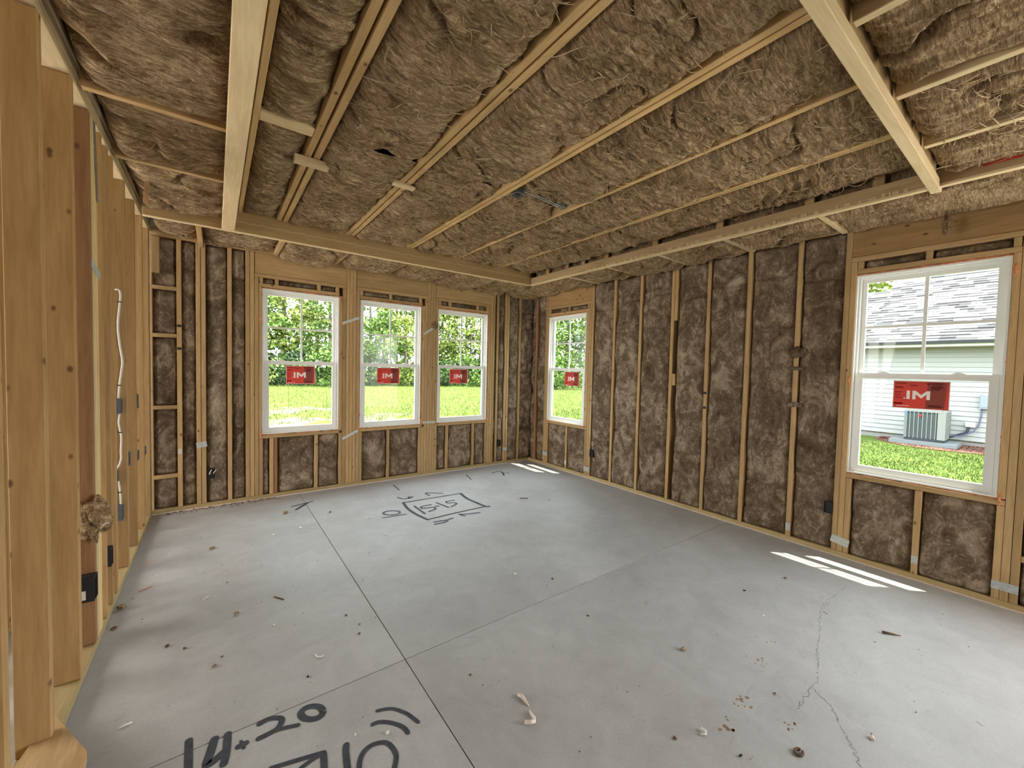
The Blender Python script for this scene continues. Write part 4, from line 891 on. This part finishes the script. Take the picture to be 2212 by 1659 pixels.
# ================================================================== OUTSIDE
def grass_mat():
    m, nt, b = newmat('lawn_ground'); v, _ = coords(nt, (1, 1, 1), False)
    a = noise(nt, v, 0.55, 4, 0.6); c = noise(nt, v, 9, 4, 0.7); f = noise(nt, v, 60, 3, 0.7)
    s = mth(nt, 'ADD', mth(nt, 'MULTIPLY', c, 0.5), mth(nt, 'MULTIPLY', f, 0.5))
    g = ramp(nt, s, [(0.3, (0.055, 0.08, 0.022)), (0.5, (0.090, 0.120, 0.032)), (0.7, (0.140, 0.155, 0.05))])
    dirt = ramp(nt, s, [(0.3, (0.18, 0.135, 0.09)), (0.7, (0.28, 0.24, 0.18))])
    sx = nt.nodes.new('ShaderNodeSeparateXYZ'); nt.links.new(v, sx.inputs[0])
    dy = nt.nodes.new('ShaderNodeMapRange'); nt.links.new(sx.outputs[1], dy.inputs[0]); dy.inputs[1].default_value = 9; dy.inputs[2].default_value = 24; dy.inputs[3].default_value = 0.20; dy.inputs[4].default_value = -0.22
    dx = nt.nodes.new('ShaderNodeMapRange'); nt.links.new(sx.outputs[0], dx.inputs[0]); dx.inputs[1].default_value = 3; dx.inputs[2].default_value = 9; dx.inputs[3].default_value = 0.0; dx.inputs[4].default_value = -0.45
    k = mth(nt, 'ADD', mth(nt, 'ADD', a, dy.outputs[0]), dx.outputs[0]); kk = ramp(nt, k, [(0.50, (0, 0, 0)), (0.60, (1, 1, 1))])
    nt.links.new(mixc(nt, g, dirt, kk), b.inputs['Base Color']); b.inputs['Roughness'].default_value = 1.0; b.inputs['Specular IOR Level'].default_value = 0.0
    bump(nt, b, s, 0.6, 0.05)
    return m
GZ = -0.12
mb = MB(); mb.add([(-90, -40, GZ - 0.05), (120, -40, GZ - 0.05), (120, 140, GZ - 0.05), (-90, 140, GZ - 0.05), (-90, -40, GZ), (120, -40, GZ), (120, 140, GZ), (-90, 140, GZ)], [(0, 3, 2, 1), (4, 5, 6, 7), (0, 1, 5, 4), (1, 2, 6, 5), (2, 3, 7, 6), (3, 0, 4, 7)])
strct('ground', mb, grass_mat())
def leafm(name, col, var=0.45):
    m = bpy.data.materials.new(name); m.use_nodes = True; nt = m.node_tree; b = nt.nodes['Principled BSDF']
    v, _ = coords(nt, (1, 1, 1), False); n = noise(nt, v, 1.3, 5, 0.75)
    c = ramp(nt, n, [(0.3, tuple(x * (1 - var) for x in col)), (0.7, tuple(x * (1 + var) for x in col))])
    nt.links.new(c, b.inputs['Base Color']); b.inputs['Roughness'].default_value = 0.7; b.inputs['Specular IOR Level'].default_value = 0.15
    return m
L_YG = leafm('yellow_green_leaf', (0.19, 0.235, 0.055)); L_MG = leafm('mid_green_leaf', (0.105, 0.165, 0.04)); L_PI = leafm('pine_needle', (0.060, 0.092, 0.035)); L_DG = leafm('dark_leaf', (0.028, 0.05, 0.02))
M_TRUNK = plain('tree_trunk', (0.17, 0.135, 0.11), 0.95, var=0.4, vs=4)
G_A = leafm('grass_blade', (0.10, 0.14, 0.032), 0.5)
G_B = leafm('dry_grass_blade', (0.18, 0.175, 0.08), 0.4)
# grass blades in the field and on the strip between the houses
rng = np.random.default_rng(5)
def blades(name, label, xs, ys, h, w, mat):
    n = len(xs); a = rng.uniform(0, np.pi, n); hh = h * rng.uniform(0.4, 1.2, n); lx = rng.normal(0, 0.35, n) * hh; ly = rng.normal(0, 0.35, n) * hh
    dx = np.cos(a) * w; dy = np.sin(a) * w
    v = np.stack([np.stack([xs - dx, ys - dy, np.full(n, GZ)], 1), np.stack([xs + dx, ys + dy, np.full(n, GZ)], 1), np.stack([xs + lx, ys + ly, GZ + hh], 1)], 1).reshape(-1, 3)
    me = bpy.data.meshes.new(name); me.vertices.add(len(v)); me.vertices.foreach_set('co', v.astype(np.float32).ravel())
    me.loops.add(3 * n); me.loops.foreach_set('vertex_index', np.arange(3 * n, dtype=np.int32)); me.polygons.add(n); me.polygons.foreach_set('loop_start', np.arange(0, 3 * n, 3, dtype=np.int32)); me.update(calc_edges=True)
    tag(link(name, me, mat), label, 'grass', kind='stuff')
n = 42000; yy_ = 7 + 38 * rng.random(n) ** 1.6; xx_ = rng.uniform(-0.12, 1.25, n) * yy_ + rng.uniform(-2, 2, n)
keep = (vn(xx_ * 0.55, yy_ * 0.55, 3) * 0.75 + vn(xx_ * 2, yy_ * 2, 4) * 0.25 + (yy_ - 11) / 16 + np.clip(xx_ - 3, 0, 6) / 14) > 0.52
blades('field_grass', 'rough yellow-green grass of the field behind the house', xx_[keep], yy_[keep], 0.11, 0.012, G_A)
n = 9000; yy_ = 12 + 30 * rng.random(n); xx_ = rng.uniform(-0.12, 1.25, n) * yy_; keep = vn(xx_ * 0.4, yy_ * 0.4, 9) > 0.45
blades('dry_field_grass', 'dry straw-coloured stalks among the field grass', xx_[keep], yy_[keep], 0.20, 0.010, G_B)
n = 26000; xx_ = rng.uniform(7.0, 13.0, n); yy_ = rng.uniform(-1.0, 5.0, n)
blades('side_lawn', 'mown green lawn between the large right window and the neighbouring house', xx_, yy_, 0.05, 0.010, G_A)

def tree(name, label, x, y, h, cr, n, leaf, ls, trunk_r, base=0.3, group=None, trunks=1, cat='tree', seed=0, zg=GZ):
    g = np.random.default_rng(seed); t = empty(name, (x, y, zg)); tag(t, label, cat, group)
    if trunk_r:
        mb = MB(); lean = g.uniform(-0.03, 0.03, 2) * h
        mb.tube([(0, 0, 0), (lean[0] * .4, lean[1] * .4, h * .45), (lean[0], lean[1], h * 0.93)], [trunk_r, trunk_r * .75, trunk_r * .25], 7)
        for i in range(7):
            z = h * (base + (0.9 - base) * (i + 0.5) / 7); a = g.uniform(0, 6.28); l = cr * g.uniform(0.5, 0.9)
            mb.tube([(lean[0] * z / h, lean[1] * z / h, z), (l * math.cos(a), l * math.sin(a), z + l * 0.35)], [trunk_r * .3, trunk_r * .08], 5)
        mb.build('trunk', M_TRUNK, t)
    nc = max(10, int(n / 34)); 
    cz = h * (base + (1.0 - base) * g.random(nc)); prof = np.sin(np.clip((cz / h - base) / (1 - base), 0.02, 0.98) * np.pi) ** 0.6
    ca = g.uniform(0, 2 * np.pi, nc); cr_ = cr * prof * np.sqrt(g.random(nc)); cs = cr * g.uniform(0.16, 0.34, nc)
    k = g.integers(0, nc, n); d = g.normal(0, 1, (n, 3)); d /= np.linalg.norm(d, axis=1)[:, None]; rr = cs[k] * g.random(n) ** 0.4
    c = np.stack([cr_[k] * np.cos(ca[k]), cr_[k] * np.sin(ca[k]), cz[k]], 1) + d * rr[:, None] * np.array([1, 1, 0.7])
    u = g.normal(0, 1, (n, 3)); u /= np.linalg.norm(u, axis=1)[:, None]; w = np.cross(u, g.normal(0, 1, (n, 3))); w /= np.linalg.norm(w, axis=1)[:, None]
    s = ls * g.uniform(0.6, 1.3, n)[:, None]
    v = np.stack([c - u * s, c + w * s * 0.55, c + u * s, c - w * s * 0.55], 1).reshape(-1, 3)
    me = bpy.data.meshes.new('foliage'); me.vertices.add(4 * n); me.vertices.foreach_set('co', v.astype(np.float32).ravel())
    me.loops.add(4 * n); me.loops.foreach_set('vertex_index', np.arange(4 * n, dtype=np.int32)); me.polygons.add(n); me.polygons.foreach_set('loop_start', np.arange(0, 4 * n, 4, dtype=np.int32)); me.update(calc_edges=True)
    tag(link('foliage', me, leaf, t), kind='stuff')
    return t
# the wood beyond the field: bearing as x/y from the camera
def at(u, dist):                                   # bearing ratio and depth along y
    return u * dist, dist
TREES = [ # x/y, y, height, crown, n, leaf, leafsize, trunk, base, kind
 (0.075, 44, 17, 3.6, 2600, L_PI, .19, .20, .42, 'pine'), (0.115, 46, 18, 3.2, 2200, L_PI, .19, .22, .50, 'pine'), (0.155, 43, 16, 2.8, 1800, L_PI, .18, .18, .50, 'pine'), (0.19, 47, 18, 2.8, 1600, L_PI, .18, .22, .52, 'pine'),
 (0.215, 45, 17, 2.6, 1500, L_PI, .18, .20, .55, 'pine'), (0.065, 36, 7.5, 3.0, 3000, L_MG, .17, .14, .05, 'broad'), (0.12, 37, 8.5, 2.8, 3000, L_YG, .17, .14, .05, 'broad'), (0.17, 38, 7.0, 2.6, 2600, L_YG, .17, .14, .03, 'broad'),
 (0.225, 35, 8.5, 2.6, 2800, L_MG, .16, .14, .05, 'broad'), (0.27, 44, 16, 2.8, 1800, L_PI, .18, .20, .45, 'pine'), (0.305, 38, 12, 3.2, 3600, L_YG, .18, .16, .10, 'broad'), (0.345, 46, 18, 2.6, 1500, L_PI, .18, .22, .5, 'pine'),
 (0.37, 45, 18, 2.4, 1300, L_PI, .18, .20, .55, 'pine'), (0.395, 37, 11.5, 2.7, 3200, L_YG, .17, .16, .08, 'broad'), (0.335, 34, 6.0, 2.4, 2400, L_MG, .16, .12, .02, 'broad'), (0.43, 44, 17, 2.8, 1700, L_PI, .18, .2, .45, 'pine'),
 (0.395, 32, 5.5, 2.0, 2200, L_YG, .15, .1, .02, 'broad'), (0.47, 38, 10, 3.0, 3200, L_MG, .18, .15, .05, 'broad'), (0.50, 46, 18, 2.6, 1500, L_PI, .18, .22, .5, 'pine'), (0.535, 44, 18, 2.6, 1500, L_PI, .18, .2, .5, 'pine'),
 (0.52, 36, 8.5, 2.8, 3200, L_YG, .17, .14, .04, 'broad'), (0.575, 45, 18, 2.5, 1400, L_PI, .18, .2, .52, 'pine'), (0.585, 35, 8, 2.8, 3000, L_YG, .17, .14, .04, 'broad'), (0.62, 44, 18, 2.6, 1500, L_PI, .18, .2, .5, 'pine'), (0.65, 36, 8.5, 3.0, 3200, L_MG, .17, .14, .04, 'broad'),
 (0.70, 42, 15, 3.2, 2600, L_PI, .18, .2, .3, 'pine'), (0.76, 34, 9, 3.2, 3000, L_MG, .17, .14, .04, 'broad'), (0.84, 32, 10, 3.4, 3400, L_YG, .17, .15, .05, 'broad'), (0.90, 30, 11, 3.2, 3400, L_MG, .17, .15, .05, 'broad'), (0.96, 29, 11, 3.2, 3400, L_YG, .17, .15, .05, 'broad'), (1.03, 28, 12, 3.4, 3400, L_MG, .17, .15, .05, 'broad'), (0.865, 25, 5.5, 2.4, 2600, L_MG, .14, .1, .02, 'broad'), (1.10, 27, 11, 3.4, 3000, L_MG, .17, .15, .05, 'broad')]
TL = {('pine', 0): ('tall bare-trunked pine seen through the left back window', 'pines behind the left back window'), ('broad', 0): ('leafy green tree seen through the left back window', 'leafy trees behind the left back window'),
      ('pine', 1): ('tall pine seen through the middle back window', 'pines behind the middle back window'), ('broad', 1): ('bushy yellow-green tree seen through the middle back window', 'leafy trees behind the middle back window'),
      ('pine', 2): ('tall dark pine seen through the right back window', 'pines behind the right back window'), ('broad', 2): ('leafy bright green tree seen through the right back window', 'leafy trees behind the right back window'),
      ('pine', 3): ('pine seen through the small right wall window', 'pines behind the small right window'), ('broad', 3): ('leafy tree filling the small right wall window', 'leafy trees behind the small right window')}
ORD = ('leftmost', 'second from the left', 'third from the left', 'fourth from the left', 'fifth from the left', 'sixth from the left', 'seventh from the left', 'eighth from the left', 'ninth from the left', 'tenth from the left', 'rightmost')
_reg = lambda u: 0 if u < 0.24 else 1 if u < 0.455 else 2 if u < 0.73 else 3
_order = {}
for i in sorted(range(len(TREES)), key=lambda i: TREES[i][0]): _order.setdefault((TREES[i][9], _reg(TREES[i][0])), []).append(i)
for i, (u, yd, h, cr, n, lf, ls, tr, bs, kd) in enumerate(TREES):
    x, y = at(u, yd); r = _reg(u); nth = ', ' + ORD[_order[(kd, r)].index(i)]
    tree('pine_tree' if kd == 'pine' else 'leafy_tree', TL[(kd, r)][0] + (nth if len(_order[(kd, r)]) > 1 else ''), x, y, h, cr, n, lf, ls, tr, bs, TL[(kd, r)][1], seed=i + 50)
for i, (u, yd) in enumerate(((0.05, 33), (0.14, 34), (0.21, 32), (0.30, 33), (0.44, 33), (0.50, 32), (0.57, 31), (0.64, 31), (0.72, 30), (0.80, 28), (0.93, 25))):
    x, y = at(u, yd); tree('bush', 'low bush at the foot of the trees beyond the field, ' + ORD[i], x, y, 2.4, 2.6, 1500, L_DG if i % 2 else L_MG, .13, 0, 0.0, 'bushes along the field edge', cat='bush', seed=300 + i)
tree('leafy_tree', 'leafy tree showing above the neighbouring house roof in the large right window', 27.0, 6.3, 9.5, 3.0, 3000, L_YG, .17, .16, .1, seed=91)
for i, u in enumerate((0.02, -0.03, -0.08, -0.14, -0.20, -0.27, -0.34, -0.42)):
    x, y = at(u, 36 + 6 * (i % 2)); tree('leafy_tree', 'leafy tree of the wood, hidden from the photo by the left wall', x, y, 9 + 3 * (i % 3), 3.4, 2200, (L_YG, L_MG, L_PI)[i % 3], .18, .16, .08, 'leafy trees hidden behind the left wall', seed=400 + i)
for i, (x, y, h) in enumerate(((2.05, 16.0, 0.95), (3.0, 14.6, 0.85))):
    random.seed(i); mb = MB(); mb.tube([(0, 0, 0), (0.02, 0.01, h * .5), (0.0, 0.02, h)], [0.012, 0.010, 0.004], 5); t = mb.build('tall_weed', G_A, None, (x, y, GZ))
    tag(t, ('left' if i == 0 else 'right') + ' one of two tall weeds in the field seen through the left back window', 'weed')
    mb = MB()
    for k in range(14):
        a = random.uniform(0, 6.28); z = h * random.uniform(0.2, 0.95); l = 0.06; mb.add([(0, 0, z), (l * math.cos(a), l * math.sin(a), z + 0.05), (l * .6 * math.cos(a + .4), l * .6 * math.sin(a + .4), z + 0.015)], [(0, 1, 2)])
    mb.build('leaves', G_A, t)

# ---- neighbouring house seen through the large right window
HX0 = 14.35
house = empty('neighbour_house', (HX0, 0, GZ)); tag(house, 'neighbouring house with white lap siding and grey shingle roof', 'house')
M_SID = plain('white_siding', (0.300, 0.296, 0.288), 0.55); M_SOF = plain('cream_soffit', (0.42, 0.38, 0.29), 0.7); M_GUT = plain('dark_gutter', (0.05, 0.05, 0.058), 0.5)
hz = -GZ
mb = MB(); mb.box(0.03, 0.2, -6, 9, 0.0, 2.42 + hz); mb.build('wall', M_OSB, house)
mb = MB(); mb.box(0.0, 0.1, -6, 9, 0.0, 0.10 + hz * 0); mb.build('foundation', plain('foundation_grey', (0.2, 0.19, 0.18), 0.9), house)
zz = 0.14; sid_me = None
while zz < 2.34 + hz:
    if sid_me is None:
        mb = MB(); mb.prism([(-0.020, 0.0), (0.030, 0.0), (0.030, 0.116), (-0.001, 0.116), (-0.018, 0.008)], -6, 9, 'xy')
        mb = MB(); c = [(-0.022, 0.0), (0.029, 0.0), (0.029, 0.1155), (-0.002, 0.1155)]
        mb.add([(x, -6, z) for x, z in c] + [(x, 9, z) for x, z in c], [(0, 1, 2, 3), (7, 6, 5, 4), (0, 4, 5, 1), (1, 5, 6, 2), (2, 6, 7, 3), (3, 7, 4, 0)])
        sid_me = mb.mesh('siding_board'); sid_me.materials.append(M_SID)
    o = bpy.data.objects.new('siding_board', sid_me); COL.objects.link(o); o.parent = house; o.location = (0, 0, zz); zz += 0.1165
mb = MB(); mb.box(-0.52, 0.03, -6, 9, 2.24 + hz, 2.255 + hz); mb.build('soffit', M_SOF, house)
mb = MB(); mb.box(-0.54, -0.52, -6, 9, 2.24 + hz, 2.31 + hz); mb.build('fascia', plain('white_fascia', (0.62, 0.62, 0.58), 0.6), house)
mb = MB(); mb.prism([(-0.62, 2.335 + hz), (-0.54, 2.30 + hz), (-0.54, 2.375 + hz), (-0.64, 2.375 + hz)], 0, 1, 'xz')
mb = MB(); c = [(-0.62, 2.30 + hz), (-0.541, 2.30 + hz), (-0.541, 2.372 + hz), (-0.645, 2.372 + hz)]; mb.add([(x, -6, z) for x, z in c] + [(x, 9, z) for x, z in c], [(0, 1, 2, 3), (7, 6, 5, 4), (0, 4, 5, 1), (1, 5, 6, 2), (2, 6, 7, 3), (3, 7, 4, 0)]); mb.build('gutter', M_GUT, house)
# roof planes: x from eave -0.60, z 2.36; slope 0.7
def roof(x1, y0, y1, name):
    mb = MB(); sl = 0.7; e = -0.60
    c = [(e, 2.345 + hz), (x1, 2.345 + hz + sl * (x1 - e)), (x1, 2.30 + hz + sl * (x1 - e)), (e, 2.30 + hz)]
    mb.add([(x, y0, z) for x, z in c] + [(x, y1, z) for x, z in c], [(0, 1, 2, 3), (7, 6, 5, 4), (0, 4, 5, 1), (1, 5, 6, 2), (2, 6, 7, 3), (3, 7, 4, 0)])
    return mb.build(name, M_OSB, house)
roof(5.2, -6, 3.05, 'roof_deck'); roof(1.75, 3.05, 9, 'roof_deck')
SH = [plain('shingle_%s' % k, c, 0.95, var=0.2, vs=60) for k, c in (('pale', (0.125, 0.118, 0.122)), ('mid', (0.095, 0.088, 0.093)), ('dark', (0.055, 0.050, 0.056)))]
def shingles(x1, y0, y1, seed):
    random.seed(seed); mb = MB(); sl = 0.7; n = Vector((-sl, 1)).normalized(); d = Vector((1, sl)).normalized()
    L = (x1 + 0.62) / d.x; k = 0; step = 0.135
    while k * step < L:
        y = y0 - random.uniform(0, 0.3)
        while y < y1:
            w = random.uniform(0.16, 0.34); ya, yb = max(y, y0), min(y + w, y1)
            if yb > ya:
                th = random.choice((0.010, 0.010, 0.020, 0.026)); a = Vector((-0.62, 2.348 + hz)) + d * (k * step); b = a + d * (step + 0.02)
                p = [a, b, b + n * 0.002, a + n * th]; mi = random.choices((0, 1, 2), (5, 3, 2))[0]
                mb.add([(q.x, ya, q.y) for q in p] + [(q.x, yb, q.y) for q in p], [(0, 1, 2, 3), (7, 6, 5, 4), (0, 4, 5, 1), (2, 6, 7, 3), (3, 7, 4, 0)], mi)
            y += w
        k += 1
    o = mb.build('shingles', SH, house); tag(o, kind='stuff')
shingles(5.2, -1.5, 3.05, 1); shingles(1.75, 3.05, 6.5, 2)
# air conditioner
AX, AY, AW, ADp, AH = 13.40, 1.47, 0.69, 0.74, 0.72
pad = MB(); pad.prism([(AX - 0.14, AY - 0.20), (AX + 0.86, AY - 0.20), (AX + 0.86, AY + AW + 0.24), (AX - 0.10, AY + AW + 0.24)], GZ + 0.01, GZ + 0.115)
tag(pad.build('equipment_pad', plain('pad_grey', (0.15, 0.16, 0.165), 0.9)), 'grey concrete pad under the air conditioner of the neighbouring house', 'concrete pad')
ac = empty('air_conditioner', (AX, AY, GZ + 0.116)); tag(ac, 'grey louvred air conditioner beside the neighbouring house wall', 'air conditioner')
M_AC = plain('ac_grey', (0.13, 0.145, 0.145), 0.5); M_ACD = plain('ac_dark', (0.06, 0.08, 0.09), 0.6); M_ACL = plain('ac_light', (0.20, 0.20, 0.19), 0.45)
mb = MB(); mb.box(0.03, ADp - 0.03, 0.03, AW - 0.03, 0.06, AH - 0.03); mb.build('coil', M_ACD, ac)
mb = MB(); mb.box(0.01, ADp - 0.01, 0.01, AW - 0.01, 0.0, 0.06); mb.build('base', plain('ac_base', (0.03, 0.035, 0.04), 0.6), ac)
mb = MB(); mb.box(0, ADp, 0, AW, AH - 0.035, AH); mb.box(0.08, ADp - 0.08, 0.08, AW - 0.08, AH, AH + 0.02); mb.build('top_cover', M_ACL, ac)
for (x, y) in ((0, 0), (0, AW - 0.05), (ADp - 0.05, 0), (ADp - 0.05, AW - 0.05)):
    mb = MB(); mb.box(0, 0.05, 0, 0.05, 0, AH - 0.097); mb.build('corner_post', M_AC, ac, (x, y, 0.061))
mb = MB(); mb.box(-0.002, 0.002, 0.0, 0.13, 0, AH - 0.10); o = mb.build('corner_panel', M_ACL, ac, (-0.003, 0.0, 0.062))
rib = None
for k in range(7):
    if rib is None: mb = MB(); mb.box(0, 0.03, 0, 0.012, 0, AH - 0.098); rib = mb.mesh('louvre_rib'); rib.materials.append(M_ACL)
    o = bpy.data.objects.new('louvre_rib', rib); COL.objects.link(o); o.parent = ac; o.location = (0.0, 0.155 + 0.072 * k, 0.062)
for k in range(8):
    o = bpy.data.objects.new('louvre_rib', rib); COL.objects.link(o); o.parent = ac; o.location = (0.10 + 0.072 * k, 0.0, 0.062); o.rotation_euler = (0, 0, 0)
mb = MB()
for k in range(20): mb.box(0.018, 0.030, 0.05, AW - 0.05, 0.085 + k * 0.028, 0.093 + k * 0.028)
fins = mb.build('louvre_fins', M_AC, ac)
mb = MB(); mb.tube([(-0.004, 0.42, 0.60), (0.0, 0.42, 0.60)], 0.03, 12); b = mb.build('badge', plain('badge_red', (0.30, 0.02, 0.02), 0.4), fins)
mb = MB(); mb.box(-0.0035, -0.001, AW - 0.05, AW - 0.005, AH - 0.10, AH - 0.04); mb.build('rating_label', plain('label_blue', (0.08, 0.14, 0.30), 0.6), fins)
# disconnect box, conduit, small box
t = empty('disconnect_box', (HX0 - 0.022, 0.80, 0.80)); tag(t, 'pale grey power disconnect box on the white siding', 'electrical box')
mb = MB(); mb.box(-0.10, 0, -0.02, 0.25, 0, 0.32); dh = mb.build('housing', plain('disc_grey', (0.19, 0.21, 0.25), 0.5), t); mb = MB(); mb.box(-0.108, -0.1, -0.01, 0.24, 0.04, 0.325); mb.build('cover', plain('disc_grey2', (0.21, 0.23, 0.27), 0.5), dh)
mb = MB(); mb.tube([(HX0 - 0.06, 1.01, 0.80), (HX0 - 0.06, 1.02, 0.62), (HX0 - 0.08, 1.04, 0.42), (HX0 - 0.12, 1.12, 0.25), (HX0 - 0.2, 1.30, 0.13), (HX0 - 0.3, 1.468, 0.12)], 0.016, 8)
tag(mb.build('conduit', plain('conduit_grey', (0.09, 0.09, 0.14), 0.6), smooth=True), 'dark flexible conduit curving from the disconnect box to the air conditioner', 'conduit')
mb = MB(); mb.tube([(HX0 - 0.05, 1.20, 0.36), (HX0 - 0.06, 1.22, 0.22), (HX0 - 0.12, 1.32, 0.17), (HX0 - 0.3, 1.468, 0.09)], 0.026, 8)
tag(mb.build('refrigerant_line', plain('line_black', (0.03, 0.035, 0.05), 0.8), smooth=True), 'thick black insulated pipe from the wall to the air conditioner', 'pipe')
mb = MB(); mb.box(HX0 - 0.08, HX0 - 0.023, 1.10, 1.24, 0.36, 0.47); mb.box(HX0 - 0.088, HX0 - 0.08, 1.09, 1.25, 0.355, 0.476); tag(mb.build('line_cover', plain('cover_white', (0.4, 0.41, 0.42), 0.5)), 'small white cover box on the siding above the pipes', 'wall box')
# mulch bed
rng = np.random.default_rng(8); mb = MB()
ys_ = np.linspace(-2, 2.75, 30)
edge = [(12.95 + 0.12 * math.sin(y * 3) + (0.0 if y < 2.2 else (y - 2.2) * 1.3), y) for y in ys_]
mb.prism(edge + [(HX0 + 0.02, 2.75), (HX0 + 0.02, -2)], GZ + 0.002, GZ + 0.03)
M_MUL = plain('red_mulch', (0.13, 0.058, 0.042), 0.95, var=0.5, vs=40)
bed = mb.build('mulch_bed', M_MUL); tag(bed, 'bed of reddish mulch along the foot of the neighbouring house', 'mulch bed')
mb = MB(); random.seed(21)
for _ in range(1800):
    y = random.uniform(-1.2, 2.7); x0 = 12.98 + 0.12 * math.sin(y * 3) + (0.0 if y < 2.2 else (y - 2.2) * 1.3); x = random.uniform(x0, HX0 - 0.05)
    if AX - 0.15 < x and AY - 0.21 < y < AY + AW + 0.25: continue
    a = random.uniform(0, 3.14); l, w = random.uniform(0.015, 0.035), random.uniform(0.006, 0.012); c, s = math.cos(a), math.sin(a); z = GZ + 0.031
    mb.add([(x - c * l, y - s * l, z), (x + s * w, y - c * w, z + 0.004), (x + c * l, y + s * l, z + random.uniform(0, 0.02)), (x - s * w, y + c * w, z + 0.012)], [(0, 1, 2, 3)])
o = mb.build('mulch_chips', plain('red_chip', (0.20, 0.092, 0.072), 0.95, var=0.4, vs=40), bed); tag(o, kind='stuff')
